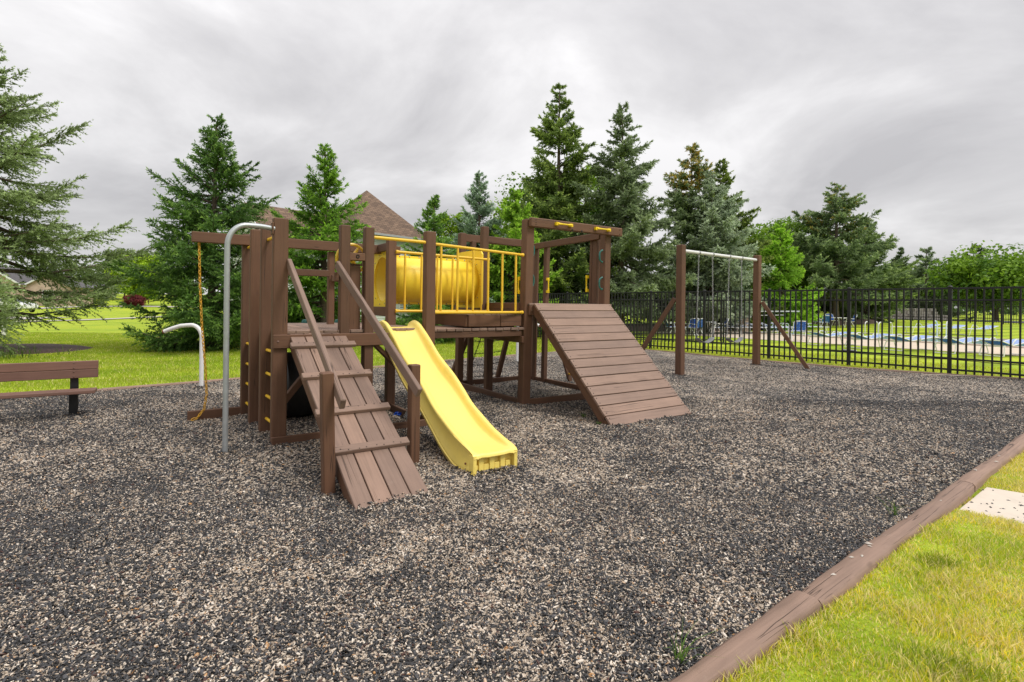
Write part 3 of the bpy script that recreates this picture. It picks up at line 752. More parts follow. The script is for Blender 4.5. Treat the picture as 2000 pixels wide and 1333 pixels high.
# climbing ramp of wide boards
cd_ = Vector((0, -1.56, -1.455)).normalized(); cnr = Vector((0, 1.455, -1.56)).normalized(); cnr = cnr if cnr.z > 0 else -cnr
cnr = Vector((0, -1.455, 1.56)).normalized()
c0 = Vector((0, .275, 1.482)); CL = 2.155
def cpt(p, s, h=0): return Vector((p, 0, 0))+c0+cd_*s+cnr*h
cr0, cr1 = 3.47, 4.955
cramp = None
for p in (cr0+.035, cr1-.035):
    o = beam('climbing_ramp_stringer', cpt(p, -.02, -.09), cpt(p, CL-.03, -.09), .045, .13, W_, PS, up=tuple(cnr)); cramp = cramp or o
cinv = cramp.matrix_basis.inverted()
nbd = 14; bw = CL/nbd
for i in range(nbd):
    s = bw*(i+.5); j = rg.uniform(-.006, .006); hh = rg.uniform(-.0025, .0025)
    o = beam('climbing_board', cpt(cr0-.004+j, s, -.015+hh), cpt(cr1+.004+j, s, -.015+hh), bw-.009-rg.uniform(0, .005), .03, 'tread', None, up=tuple(cnr), c=.003); M0 = o.matrix_basis.copy(); o.parent = cramp; o.matrix_local = cinv @ M0
for p in (3.62, 4.42): beam('ramp_foot', (p, -1.30, -.02), (p+.03, -1.40, .012), .05, .035, W_, PS)
bolt(PS, (cr0-.005+.017, -1.17, .075), (-1, 0, 0), .016, 'seam')
sc_ = MB()
def screw(p, n): n = Vector(n); sc_.lathe([(0, .002), (.0055, .0012), (.006, -.002)], 6, Matrix.Translation(Vector(p)) @ n.to_track_quat('Z', 'Y').to_matrix().to_4x4())
for i in range(nbd):
    for p in (cr0+.035, cr1-.035):
        for t in (.25, .75): screw(cpt(p+rg.uniform(-.006, .006), bw*(i+t), .0035), cnr)
for i in range(4):
    for s in (.06, .34, .93, 1.44, 1.97, RL-.12):
        for f in (.3, .7): screw(rpt(rp0+wd*(i+f), s+rg.uniform(-.01, .01), .0405 if s in (.34, .93, 1.44, 1.97) else .003), nr)
sc_.build('screw_heads', 'seam', PS, kind='stuff')
# grips
def grip_y(a, b, out, nm='grip_handle'):
    a, b, out = Vector(a), Vector(b), Vector(out); mb = MB(); d = (b-a).normalized()
    mb.tube([a+out*.04, a.lerp(b, .12)+out*.042, a.lerp(b, .3)+out*.045, a.lerp(b, .7)+out*.045, a.lerp(b, .88)+out*.042, b+out*.04], [.017, .017, .012, .012, .017, .017], 10)
    for p in (a, b): mb.box(p+out*.022, (.045, .045, .05), (d.to_track_quat('Z', 'Y').to_matrix()))
    return mb.build(nm, 'grip', PS, False)
grip_y((3.87, .305, 2.66), (4.14, .305, 2.66), (0, -1, 0)); grip_y((4.66, .305, 2.66), (4.93, .305, 2.66), (0, -1, 0))
grip_y((5.03, 1.995, 1.71), (5.03, 1.995, 1.94), (0, -1, 0)); grip_y((5.0, .83, 1.71), (5.0, .83, 1.94), (0, 1, 0)); grip_y((3.39, .51, 1.64), (3.39, .51, 1.84), (-.3, 1, 0))
def grip_g(p0, z0, z1, out):
    out = Vector(out); a = Vector((*p0, z0)); b = Vector((*p0, z1)); u = (b-a)
    pts = [a, a+out*.02+u*.02, a+out*.05+u*.14, a+out*.062+u*.3, a+out*.062+u*.7, a+out*.05+u*.86, a+out*.02+u*.98, b]
    mb = MB().tube(pts, [.018, .014, .013, .014, .014, .013, .014, .018], 10)
    return mb.build('green_handle', 'green', PS, True)
for z0, z1 in ((2.16, 2.35), (1.72, 1.91)): grip_g((3.50, .43), z0, z1, (1, 0, 0)); grip_g((4.945, .44), z0, z1, (-1, 0, 0))
# side ladder leaning on the right tower, chain net at the back
for q in (1.98, .95): beam('ladder_stringer', (5.62, q, -.03), (5.09, q, 1.4), .09, .045, W_, PS, up=(0, 1, 0))
for t in (.12, .36, .6, .84): MB().tube([(5.62-.53*t, .95, 1.43*t-.03), (5.62-.53*t, 1.98, 1.43*t-.03)], .016, 8).build('ladder_rung', 'rail', PS, True)
net_l0, net_l1, net_r0, net_r1 = (Vector(v) for v in ((3.62, 3.18, -.03), (3.76, 2.5, 1.15), (4.66, 3.10, -.03), (4.58, 2.5, 1.15)))
beam('net_post', net_l0, net_l1, .09, .07, W_, PS, up=(0, 1, 0)); beam('net_post', net_r0, net_r1, .09, .07, W_, PS, up=(0, 1, 0))
mb = MB(); G_ = {}
for i in range(5):
    for j in range(4):
        t = .1+.2*i; s = j/3; l = net_l0.lerp(net_l1, t); r = net_r0.lerp(net_r1, t); G_[i, j] = l.lerp(r, s)-Vector((0, -.02, .16*s*(1-s)))
for i in range(5):
    chainmesh(mb, [G_[i, j] for j in range(4)], .05, .005, .011)
    for j in (1, 2): mb.lathe([(0, -.016), (.016, 0), (0, .016)], 6, Matrix.Translation(G_[i, j]))
for j in (1, 2): chainmesh(mb, [G_[i, j] for i in range(5)], .05, .005, .011)
mb.build('chain_net', 'darkchain', PS)

# ------------------------------------------------------------ loose things near the playset
rotPS = Matrix.Rotation(PA, 4, 'Z')
def pw(p, q, z=0): return PO+(rotPS @ Vector((p, q, z)))
cpts = [pw(*t) for t in ((-.62, 1.6, 2.16), (-.605, 1.6, 1.63), (-.58, 1.59, 1.13), (-.54, 1.58, .63), (-.525, 1.57, .32), (-.55, 1.56, .15), (-.62, 1.55, .05), (-.68, 1.55, .03))]
base = pw(-.62, 1.57, 0)
ch = chainmesh(MB(), [p-base for p in cpts], .042, .006, .0125)
ch.box(cpts[0]-base+Vector((0, 0, .01)), (.02, .02, .05))
o = ch.build('hanging_chain', 'ychain', None, False, label='yellow coated chain hanging from the overhanging top beam', category='chain'); o.location = base
dm = Matrix.Translation(pw(.22, 1.25, .42)) @ rotPS @ Matrix.Rotation(R_(90), 4, 'Y')
o = MB().lathe([(0, 0), (.36, 0), (.40, .02), (.42, .05), (.405, .08), (.405, .2), (.42, .22), (.42, .26), (.405, .28), (.405, .5), (.42, .53), (.40, .56), (.36, .58), (0, .58)], 28).build('drum', 'blackplastic', None, True, label='black round plastic drum under the left tower', category='drum'); o.matrix_world = dm
# bottle and wrapper on the ground under the deck
bt = empty('plastic_bottle', pw(1.52, .30, .0), R_(20), label='clear plastic bottle with orange cap lying under the slide deck', category='bottle')
Mb = Matrix.Translation((0, 0, .035)) @ Matrix.Rotation(R_(28), 4, 'Y')
MB().lathe([(0, 0), (.032, .004), (.036, .02), (.034, .05), (.036, .06), (.034, .075), (.036, .09), (.036, .12), (.026, .15), (.015, .168), (.014, .18)], 16, Mb).build('body', 'clear', bt, True)
MB().lathe([(0, .208), (.016, .206), (.018, .2), (.018, .178), (.0, .178)], 14, Mb).build('cap', 'orange', bt, True)
wv = MB(); rg2 = random.Random(2)
for k in range(7):
    a = rg2.uniform(0, 6.28); c = Vector((.03*math.cos(a), .03*math.sin(a), .02+.02*rg2.random())); wv.quad(c, c+Vector((.05*rg2.random(), .03, .01)), c+Vector((.04, .05*rg2.random(), .035)), c+Vector((-.01, .04, .02)))
o = wv.build('crumpled_wrapper', 'bluebit', None, label='crumpled blue wrapper beside the clear bottle', category='litter'); o.location = pw(1.50, .55, 0.0)
# bent white pipes
def bent_pipe(loc, rz, lab):
    r = empty('bent_pipe', loc, rz, label=lab, category='pipe', group='bent white pipes in the mulch')
    pts = [(0, 0, -.05), (0, 0, .82)]+[(-.18+.18*math.cos(a), 0, .84+.21*math.sin(a)) for a in [R_(k) for k in range(0, 100, 12)]]+[(-.36, 0, 1.035), (-.5, 0, .99), (-.64, 0, .935)]
    b = MB().tube(pts, .034, 14).build('pipe', 'white', r, True)
    MB().tube([(-.632, 0, .938), (-.655, 0, .93)], [.035, .033], 14).build('rusty_rim', 'rust', r, True)
    return r
bent_pipe((-5.234, 9.04, 0), 0, 'bent white pipe with rusty end left of the fire pole')
bent_pipe((.15, 13.82, 0), R_(150), 'white pipe post standing behind the right tower')
stk = empty('dry_stick', (9.6, 11.7, .012), R_(-8), label='thin dry stick lying on the mulch near the right fence post', category='stick')
MB().tube([(-.55, 0, 0), (-.2, .03, .012), (.15, -.01, .008), (.5, .03, .0)], [.004, .008, .007, .003], 6).build('twig', 'concrete', stk, True)
# bench
bo = Vector((-5.72, 6.66, 0)); BA = R_(32.5)
B = empty('park_bench', bo, BA, label='brown slatted bench on black legs at the left edge', category='bench')
for z, n_ in ((.622, 'back_board'), (.512, 'back_board')):
    o = beam(n_, (-1.35, .02, z), (.46, .02, z), .04, .107, 'benchwood', B)
    for x in (.215, -1.1):
        for dz in (-.03, .03): bolt(o, (0, 0, 0), (0, 0, 1), .009, 'boltw').matrix_local = o.matrix_basis.inverted() @ (Matrix.Translation((x, -.002, z+dz)) @ Matrix.Rotation(R_(90), 4, 'X'))
for q in (-.14, -.27): beam('seat_board', (-1.35, q, .318), (.46, q, .318), .125, .042, 'benchwood', B)
for x in (.215, -1.1):
    mb = MB(); mb.box((x, .055, .36), (.085, .016, .62)); mb.box((x, -.06, .285), (.085, .30, .016)); mb.box((x, -.02, .14), (.085, .03, .34))
    mb.box((x, .02, .2), (.085, .06, .016)); mb.build('leg', 'black', B)

# swing set
sA, sB = Vector((3.585, 11.385, 0)), Vector((6.17, 13.48, 0)); sd_ = (sB-sA).normalized(); sn = Vector((-sd_.y, sd_.x, 0)); SA = math.atan2(sd_.y, sd_.x)
SW = empty('swing_frame', sA, SA, label='brown timber swing frame with two braced posts and white crossbar', category='swing set')
SL = (sB-sA).length
for x in (0, SL): beam('post', (x, 0, -.05), (x, 0, 2.77), .15, .15, W_, SW, up=(0, 1, 0), c=.012)
MB().tube([(.075, 0, 2.65), (SL-.075, 0, 2.65)], .036, 16).build('crossbar', 'white', SW, True)
beam('brace', (-.04, .11, 1.63), (-.40, 1.1, -.06), .09, .09, W_, SW); beam('brace', (SL+.04, -.11, 1.60), (SL+.40, -1.1, -.06), .09, .09, W_, SW)
bolt(SW, (.045, -.076, 1.92), (0, -1, 0), .012, 'seam')
for i, (xa, xb, zs, lb) in enumerate(((.68, 1.24, .74, 'left belt swing with grey rubber seat on chains'), (1.97, 2.54, .70, 'right belt swing with grey rubber seat on chains'))):
    xm = (xa+xb)/2; o = empty('belt_swing', sA+sd_*xm+Vector((0, 0, zs)), SA, label=lb, category='swing', group='swings on the crossbar')
    hw = (xb-xa)/2; sw = hw*1.28
    V, F = [], []; n = 12
    for k in range(n+1):
        t = -1+2*k/n; z = .02+.11*(t*t)-.11; x = sw*.95*t*(1-.06*t*t)
        for y in (-.07, -.06, .06, .07): V.append((x+.02*math.copysign(1, y)*0, y*(1-.25*abs(t)**4), z+(.004 if abs(y) < .065 else -.002)))
    for k in range(n):
        for j in range(3): a = k*4+j; F.append([a, a+1, a+5, a+4])
    st = meshobj('seat', V, F, 'seatrub', o, True); st.modifiers.new('t', 'SOLIDIFY').thickness = .012
    for s in (-1, 1):
        mb = chainmesh(MB(), [(s*sw*.93, 0, .12), (s*hw, 0, 2.57-zs)], .048, .0048, .0125)
        mb.tube([(s*sw*.93+s*.055, 0, .03), (s*sw*.93, 0, .135), (s*sw*.93-s*.065, 0, .0)], .005, 6)
        mb.build('chain', 'steel', o)
        mh = MB().tube(arc((s*hw, 0, 2.65-zs), .043, 0, 2*math.pi*11/12, 11, (1, 0, 0), (0, 0, 1)) if False else [(s*hw-.02, 0, 2.65-zs), (s*hw+.02, 0, 2.65-zs)], .045, 14); mh.box((s*hw, 0, 2.585-zs), (.025, .03, .07)); mh.build('hanger', 'steel', o)

# ------------------------------------------------------------ metal fence
FB = Vector((10.07, 12.30, 0)); fd = Vector((-.6265, .7795, 0)); FP = 2.075
def fence(base, d, ks, P, H, npk, label, group=None, sc=1.0, stuff=False):
    ang = math.atan2(d.y, d.x); fo = empty('metal_fence', base+Vector((0, 0, zt(base.x, base.y))), ang, label=label, category='fence', group=group)
    st = MB()
    for k in ks:
        x = k*P
        po = beam('post', (x, 0, -.1), (x, 0, H-.015), .074*sc, .074*sc, 'black', fo, up=(0, 1, 0), c=.004)
        if not stuff: MB().lathe([(.049, H-.02), (.051, H+.0), (.03, H+.022), (0, H+.03)], 12, Matrix.Translation((x, 0, 0))).build('post_cap', 'black', po, True).matrix_parent_inverse = po.matrix_basis.inverted()
    for k in ks[:-1]:
        x = k*P; s = .031*sc
        for z in (H-.04, H-.31, .37, .115): beam('rail', (x+s, 0, z), (x+P-s, 0, z), .038*sc, .042*sc, 'black', fo, c=.003)
        for i in range(1, npk):
            xx = x+P*i/npk
            if stuff: st.box((xx, 0, H/2), (.022, .022, H-.06))
            else: beam('picket', (xx, 0, .02), (xx, 0, H-.052), .033, .033, 'black', fo, up=(0, 1, 0), c=.002)
    if stuff: st.build('pickets', 'black', fo, kind='stuff')
    return fo
F1 = fence(FB, fd, list(range(-1, 9)), FP, 1.985+.03, 14, 'black metal fence with pickets along the right side of the play area')
MB().tube([(x, -.03, .345-.02*abs(math.sin((x-FP)*math.pi/FP))) for x in [k*.2 for k in range(-8, 40)]], .0085, 6).build('conduit', 'black', F1, True)
jb = beam('junction_box', (FP-.16, -.06, .375), (FP+.16, -.06, .375), .055, .085, 'box', F1)
Fc = fence(Vector((4.45, 21.9, 0)), Vector((.985, .17, 0)).normalized(), [0, 1, 2], 2.3, 1.8, 15, 'dark side fence branching off behind the climbing ramp', None, .8, True)
# far fence beyond the pool
FF = [((8.5, 33.6), (18.2, 39.8), 5), ((18.2, 39.8), (32.5, 52.5), 8), ((32.5, 52.5), (37.2, 40.5), 6), ((37.2, 40.5), (40.5, 31.5), 4)]
LBF = ['far black fence left of the diving board under the dark trees', 'far black fence behind the stone retaining wall', 'far black fence beyond the pool below the round maple', 'far black fence at the right edge beyond the pool']
for (a, b, n), lb in zip(FF, LBF):
    a, b = Vector((*a, 0)), Vector((*b, 0)); fence(a, (b-a).normalized(), list(range(n+1)), (b-a).length/n, 1.65, 15, lb, 'fences beyond the pool', .9, True)

# ------------------------------------------------------------ pool area (frame: a along the pool edge, n away from the play area)
QO = Vector((17.3, 25.7, 0)); qa = Vector((.555, -.832, 0)); qn = Vector((.832, .555, 0))
def qp(a, n, z=0): return QO+qa*a+qn*n+Vector((0, 0, LZ+z))
def sheet(name, pts, mat, **k): return meshobj(name, pts, [list(range(len(pts)))], mat, None, **k)
def frame(name, pts, mat, **k): pass
A0, A1 = -9.5, 34
dk = MB(); z = .012
PX0, PX1, PN0, PN1 = -6.3, 30, 0, 6.0
dk.quad(qp(A0, -5.2, z), qp(A1, -5.2, z), qp(A1, PN0, z), qp(A0, PN0, z)).quad(qp(A0, PN1, z), qp(A1, PN1, z), qp(A1, 9.6, z), qp(A0, 9.6, z)).quad(qp(A0, PN0, z), qp(PX0, PN0, z), qp(PX0, PN1, z), qp(A0, PN1, z))
dk.build('pool_deck', 'pool_deck', None, kind='structure')
bs = MB(); zb = -.3
for a, b in (((PX0, PN0), (PX1, PN0)), ((PX1, PN0), (PX1, PN1)), ((PX1, PN1), (PX0, PN1)), ((PX0, PN1), (PX0, PN0))): bs.quad(qp(*a, .01), qp(*b, .01), qp(*b, zb), qp(*a, zb))
bs.build('pool_wall', plain('pool_tile', (.05, .12, .35), .3), None, kind='structure')
sheet('pool_water', [qp(PX0, PN0, .004), qp(PX1, PN0, .004), qp(PX1, PN1, .004), qp(PX0, PN1, .004)], 'water', kind='structure')
cop = MB(); wq = .32
for a0, a1, n0, n1 in ((PX0-wq, PX1, PN0-wq, PN0), (PX0-wq, PX1, PN1, PN1+wq), (PX0-wq, PX0, PN0, PN1)):
    for (u0, u1, v0, v1, zz0, zz1) in ((a0, a1, n0, n1, .015, .075),):
        c = [qp(u0, v0, zz0), qp(u1, v0, zz0), qp(u1, v1, zz0), qp(u0, v1, zz0), qp(u0, v0, zz1), qp(u1, v0, zz1), qp(u1, v1, zz1), qp(u0, v1, zz1)]
        n = len(cop.v); cop.v += c; cop.f += [[n+i for i in q] for q in ((4, 5, 6, 7), (0, 1, 5, 4), (1, 2, 6, 5), (2, 3, 7, 6), (3, 0, 4, 7))]
cop.build('pool_coping', 'concrete', None, kind='structure')
sheet('pool_lane', [qp(PX0, PN1-.9, .009), qp(PX1, PN1-.9, .009), qp(PX1, PN1-.02, .009), qp(PX0, PN1-.02, .009)], plain('pool_deep_tile', (.03, .10, .40), .15), kind='structure')

def lounger(strap='strap', back=22, rise=0.0):
    """lies along local +x (head at -x)"""
    r = empty('pool_lounger', (0, 0, 0)); mb = MB(); h = .36; hl = .62; w_ = .3
    ca, sa_ = math.cos(R_(back)), math.sin(R_(back)); hx, hz = -.32-hl*ca, h+hl*sa_
    for s in (-1, 1):
        mb.tube([(hx, s*w_, hz), (-.32, s*w_, h)], .017, 6); mb.tube([(-.32, s*w_, h), (.75, s*w_, h+rise), (.98, s*w_, h+rise*.9)], .017, 6)
    mb.tube([(hx, -w_, hz), (hx, w_, hz)], .017, 6); mb.tube([(.98, -w_, h+rise*.9), (.98, w_, h+rise*.9)], .017, 6); mb.tube([(-.75, -w_, h-.03), (-.75, w_, h-.03)], .016, 6)
    mb.build('frame', 'tubewhite', r, True)
    for x, dx in ((-.72, -.1), (.72, .14)):
        g = MB()
        for s in (-1, 1): g.tube([(x, s*w_, h+(rise if x > 0 else 0)), (x+dx*.6, s*(w_+.02), h*.55), (x+dx, s*(w_+.03), .02)], .017, 6)
        g.tube([(x+dx, -w_-.03, .02), (x+dx, w_+.03, .02)], .017, 6); g.build('leg', 'tubewhite', r, True)
    for s in (-1, 1):
        MB().tube([(-.38, s*(w_+.01), h), (-.30, s*(w_+.03), h+.12), (-.2, s*(w_+.035), h+.2), (.0, s*(w_+.035), h+.2), (.08, s*(w_+.02), h+.05), (.1, s*w_, h)], .016, 6).build('arm', 'tubewhite', r, True)
    b1 = MB()
    for i in range(11):
        x = -.28+i*.117; b1.box((x, 0, h-.004+rise*(i/9)), (.10 if strap == 'strap' else .112, 2*w_-.05, .03), Matrix.Rotation(-math.atan(rise/1.07), 3, 'Y'))
    b1.build('seat_webbing', strap if strap != 'strap' else 'strap_pale', r)
    b2 = MB()
    for i in range(6):
        t = (i+.6)/6; b2.box((-.32-hl*t*ca, 0, h+hl*t*sa_+.006), (.058 if strap == 'strap' else .1, 2*w_-.05, .02), Matrix.Rotation(R_(back), 3, 'Y'))
    b2.build('back_webbing', strap, r)
    return r
def chair():
    """faces local +x"""
    r = empty('pool_chair', (0, 0, 0)); w_ = .27; mb = MB()
    for s in (-1, 1): mb.tube([(-.44, s*w_*.8, .88), (-.42, s*w_, .82), (-.25, s*w_, .40), (.24, s*w_, .42)], .018, 7)
    mb.tube([(-.44, -w_*.8, .88), (-.445, 0, .89), (-.44, w_*.8, .88)], .018, 7); mb.tube([(.24, -w_, .42), (.24, w_, .42)], .018, 7)
    mb.build('frame', 'tubewhite', r, True)
    for s in (-1, 1):
        g = MB().tube([(.32, s*(w_+.03), .0), (.26, s*(w_+.03), .5), (.2, s*(w_+.03), .6), (.08, s*(w_+.03), .635), (-.2, s*(w_+.03), .6), (-.34, s*(w_+.01), .6)], .018, 7); g.build('arm', 'tubewhite', r, True)
        MB().tube([(-.05, s*(w_+.03), .40), (-.3, s*(w_+.03), .0)], .018, 7).build('leg', 'tubewhite', r, True)
    b = MB()
    for i in range(6):
        t = (i+.5)/6; b.box((-.27-.17*t, 0, .46+.41*t), (.01, 2*w_, .052), Matrix.Rotation(R_(-22), 3, 'Y'))
    for i in range(4): b.box((-.275-.05-.012, -.18+.12*i, .66), (.008, .075, .42), Matrix.Rotation(R_(-22), 3, 'Y'))
    b.build('back_webbing', 'strap', r)
    c = MB()
    for i in range(6): c.box((-.19+i*.08, 0, .42), (.055, 2*w_, .01))
    c.build('seat_webbing', 'strap', r)
    return r
def table():
    r = empty('pool_table', (0, 0, 0))
    MB().lathe([(0, .70), (.56, .70), (.57, .685), (.56, .67), (0, .67)], 24).build('table_top', 'tubewhite', r)
    for k in range(4):
        a = R_(45+90*k); c, s = math.cos(a), math.sin(a); MB().tube([(.2*c, .2*s, .68), (.28*c, .28*s, .4), (.42*c, .42*s, .0)], .015, 7).build('leg', 'tubewhite', r, True)
    return r
def copytree(o):
    r = o.copy(); COL.objects.link(r)
    for ch in o.children:
        c = ch.copy(); COL.objects.link(c); c.parent = r
    return r
first = {}
def put(kind, maker, xy, rz, label, group, **kw):
    key = (kind,)+tuple(sorted(kw.items()))
    if key not in first: o = first[key] = maker(**kw)
    else: o = copytree(first[key])
    x, y = xy[:2]; o.location = (x, y, zt(x, y)+.012); o.rotation_euler = (0, 0, rz); o['label'] = label; o['category'] = kind; o['group'] = group
    return o
def at(px, Y): return ((px-1000)/1045*Y, Y)
ua = R_(33.7)
for i, (px, Y, lb) in enumerate(((1624, 21.6, 'pale blue lounger nearest the seated blue chair in the near pool row'), (1700, 20.2, 'lounger in the near pool row just right of the grey junction box'),
        (1778, 19.2, 'third lounger of the near pool row seen through the middle fence panel'), (1877, 18.2, 'lounger in the near pool row behind the tall right fence post'), (1968, 17.4, 'rightmost lounger of the near pool row at the photo edge'))):
    put('lounger', lounger, at(px, Y), ua-.35+.03*i, lb, 'loungers in the near pool row', back=15, rise=.13)
for i, (px, Y, lb) in enumerate(((1800, 31.8, 'pale lounger with raised back left of the far pool ladder'), (1852, 30.8, 'pale lounger with raised back right of the far pool ladder'), (1911, 30.0, 'rightmost pale lounger with raised back across the pool'))):
    put('lounger', lounger, at(px, Y), ua+math.pi-.5, lb, 'loungers across the pool', strap='strap_pale', back=16)
for i, (px, Y, a, lb) in enumerate(((1413, 30.0, .2, 'blue striped lounger seen between the swing chains'), (1441, 30.2, .3, 'blue striped lounger in front of the stone pillar'), (1466, 30.5, .25, 'blue striped lounger behind the right chain of the right swing'),
        (1491, 30.6, .2, 'blue striped lounger just right of the right swing post'), (1516, 31.0, .3, 'blue striped lounger under the diving board'), (1536, 31.6, .2, 'blue striped lounger behind the swing brace'), (1582, 32.0, .25, 'blue striped lounger right of the big blue chair back'))):
    put('lounger', lounger, at(px, Y), ua+a-1.0, lb, 'loungers left of the pool', back=24)
for px, Y, rz, lb in ((1313, 28.2, .1, 'blue white pool chair in profile left of the left swing post'), (1347, 27.6, 1.9, 'blue white pool chair half hidden behind the left swing post'), (1358, 27.2, 2.1, 'dark blue chair back just right of the left swing post'),
        (1404, 27.9, 3.0, 'blue white pool chair in profile between the two swings'), (1558, 24.6, 1.35, 'big blue chair back right of the swing brace'),
        (1602, 37.0, .3, 'far blue chair in profile left of the round table'), (1610, 36.2, 1.4, 'far blue chair turned away at the round table'), (1626, 38.6, -1.6, 'far blue chair behind the round table'), (1658, 37.4, 2.9, 'far blue chair right of the round table')):
    put('chair', chair, at(px, Y), rz, lb, 'blue strap chairs by the pool')
put('table', table, at(1378, 28.6), 0, 'white pool table among the chairs behind the swings', 'white pool tables'); put('table', table, at(1637, 37.2), 0, 'white round table beside the far blue chairs', 'white pool tables')
# small side frame, pool ladders, diving board, teal loungers, pillar, signs
x, y = at(1753, 32.6)
sf = empty('starting_frame', (x, y, LZ+.012), -.4, label='small white tube frame at the far pool edge', category='frame')
for s in (-.3, .3): MB().tube([(-.42, s, 0), (-.36, s, .4), (.36, s, .42), (.42, s, 0)], .022, 8).build('side_tube', 'tubewhite', sf, True)
MB().tube([(-.3, -.3, .41), (-.3, .3, .41)], .02, 8).build('cross_tube', 'tubewhite', sf, True)
def ladder_rail(px, Y, lb, h=.72):
    x, y = at(px, Y); o = empty('pool_handrail', (x, y, LZ), .6, label=lb, category='handrail', group='white handrails at the pool')
    for s in (-.25, .25): MB().tube([(-.25, s, -.0), (-.25, s, h*.75)]+[(-.02-.23*math.cos(a), s, h*.75+.2*math.sin(a)) for a in [R_(k) for k in range(20, 181, 20)]]+[(.21, s, 0)], .026, 8).build('rail', 'tubewhite', o, True)
ladder_rail(1703, 31.2, 'left white pool handrail'); ladder_rail(1730, 30.2, 'middle white pool handrail'); ladder_rail(1840, 25.6, 'tall white pool handrail left of the right fence post', 1.0)
x, y = at(1508, 33.5); db = empty('diving_board', (x, y, LZ), -.25, label='white diving board on a stand before the dark trees', category='diving board')
beam('board', (-1.2, 0, 1.25), (1.5, 0, 1.29), .5, .07, 'tubewhite', db)
for xx in (-1.0, -.2):
    for s in (-.22, .22): MB().tube([(xx, s, 0), (xx, s, 1.23)], .03, 8).build('stand_leg', 'galv', db, True)
MB().tube([(-.9, -.3, 1.0), (.6, -.3, 1.05)], .02, 8).build('hand_rail', 'tubewhite', db, True)
for i, (px, Y, rz) in enumerate(((1400, 31.0, .4), (1418, 31.2, 2.8))):
    put('lounger', lounger, at(px, Y), rz, ('teal lounger with raised back left of the stone pillar', 'second teal lounger between the pillar and the first')[i], 'teal loungers', strap='teal', back=42)
x, y = at(1451, 32.5); pl = empty('stone_pillar', (x, y, LZ), .5, label='short tan stone pillar with grey capstone', category='pillar')
rr = random.Random(9)
for lv in range(5):
    for k in range(2):
        beam('stone', (-.25+.5*k*.5+(0 if lv % 2 else .0), -.0, .02+lv*.17+.08), (-.0+.5*k*.5, 0, .02+lv*.17+.08), .5+rr.uniform(-.02, .02), .155, 'brickst', pl, c=.012)
beam('capstone', (-.36, 0, .93), (.36, 0, .93), .72, .11, 'capstone', pl, c=.03)
def sign(px, pz0, pz1, Y, wd, lb, parts):
    x, y = at(px, Y); o = empty('notice_sign', (x, y, LZ), -.3, label=lb, category='sign', group='notice signs by the pool')
    for z0, z1, m in parts: beam('sign_panel' if m == 'signw' else 'sign_print', (0, -.0 if m == 'signw' else -.012, z0), (0, -.0 if m == 'signw' else -.012, z1), wd if m == 'signw' else wd*.8, .02, m, o, up=(0, 1, 0), c=.003)
    MB().tube([(0, .03, 0), (0, .03, parts[0][1])], .025, 6).build('sign_post', 'black', o, True)
sign(1435, 0, 0, 31.5, .32, 'small white and red notice sign behind the swings', [(1.12, 1.48, 'signw'), (1.42, 1.45, 'signr'), (1.2, 1.27, 'signr')])
sign(1445, 0, 0, 31.2, .28, 'tall white red and blue notice sign behind the swings', [(.86, 1.46, 'signw'), (1.24, 1.28, 'signr'), (1.06, 1.18, 'signr'), (.88, .96, 'signb')])
# retaining wall of pale blocks beyond the far fence
x0w, y0w = at(1706, 55); x1w, y1w = at(1852, 50)
RWl = empty('retaining_wall', (x0w, y0w, zt(x0w, y0w)-.1), math.atan2(y1w-y0w, x1w-x0w), label='stepped pale block retaining wall beyond the far fence', category='wall')
Lw = math.hypot(x1w-x0w, y1w-y0w); nx = 15
for lv in range(4):
    for k in range(nx):
        if (lv == 3 and (k < 4 or k > 11)) or (lv == 2 and k > 12): continue
        xs = (k+(.5 if lv % 2 else 0))*Lw/nx; beam('block', (xs+.02, rr.uniform(-.06, .06)+lv*.1, lv*.3+.15), (xs+Lw/nx-.03, lv*.1, lv*.3+.15), .5, .28, 'stoneblk', RWl, c=.03)
# roads seen beyond
def ribbon(name, pts, wd, mat, dz=.02, **k):
    V, F = [], []
    P2 = []
    for i in range(len(pts)-1):
        for t in np.linspace(0, 1, 8, endpoint=False): P2.append((pts[i][0]*(1-t)+pts[i+1][0]*t, pts[i][1]*(1-t)+pts[i+1][1]*t))
    P2.append(pts[-1])
    for i, p in enumerate(P2):
        a = np.array(P2[max(0, i-1)]); b = np.array(P2[min(len(P2)-1, i+1)]); d = (b-a)/np.hypot(*(b-a)); n = np.array((-d[1], d[0]))
        for s in (-1, -.33, .33, 1): x, y = np.array(p)+n*s*wd/2; V.append((x, y, zt(x, y)+dz))
    for i in range(len(P2)-1):
        for j in range(3): F.append([i*4+j, i*4+j+1, i*4+j+5, i*4+j+4])
    return meshobj(name, V, F, mat, None, True, kind='structure', **k)
ribbon('footpath', [at(-400, 22), at(-60, 32.5), at(150, 38.5), at(290, 47), at(420, 58)], 1.3, 'road', .05)
ribbon('street', [at(-700, 26), at(-100, 36), at(60, 44)], 6, 'road', .05)
ribbon('driveway', [at(40, 66), at(150, 76), at(262, 80), at(420, 78)], 3.2, 'road', .06)
ribbon('street', [(33, 62), (42.5, 45.5), (50, 34), (60, 20)], 4.5, 'asphalt', .03)
ribbon('footpath', [(37, 63), (46.2, 47), (54, 35)], 1.6, 'road', .05)

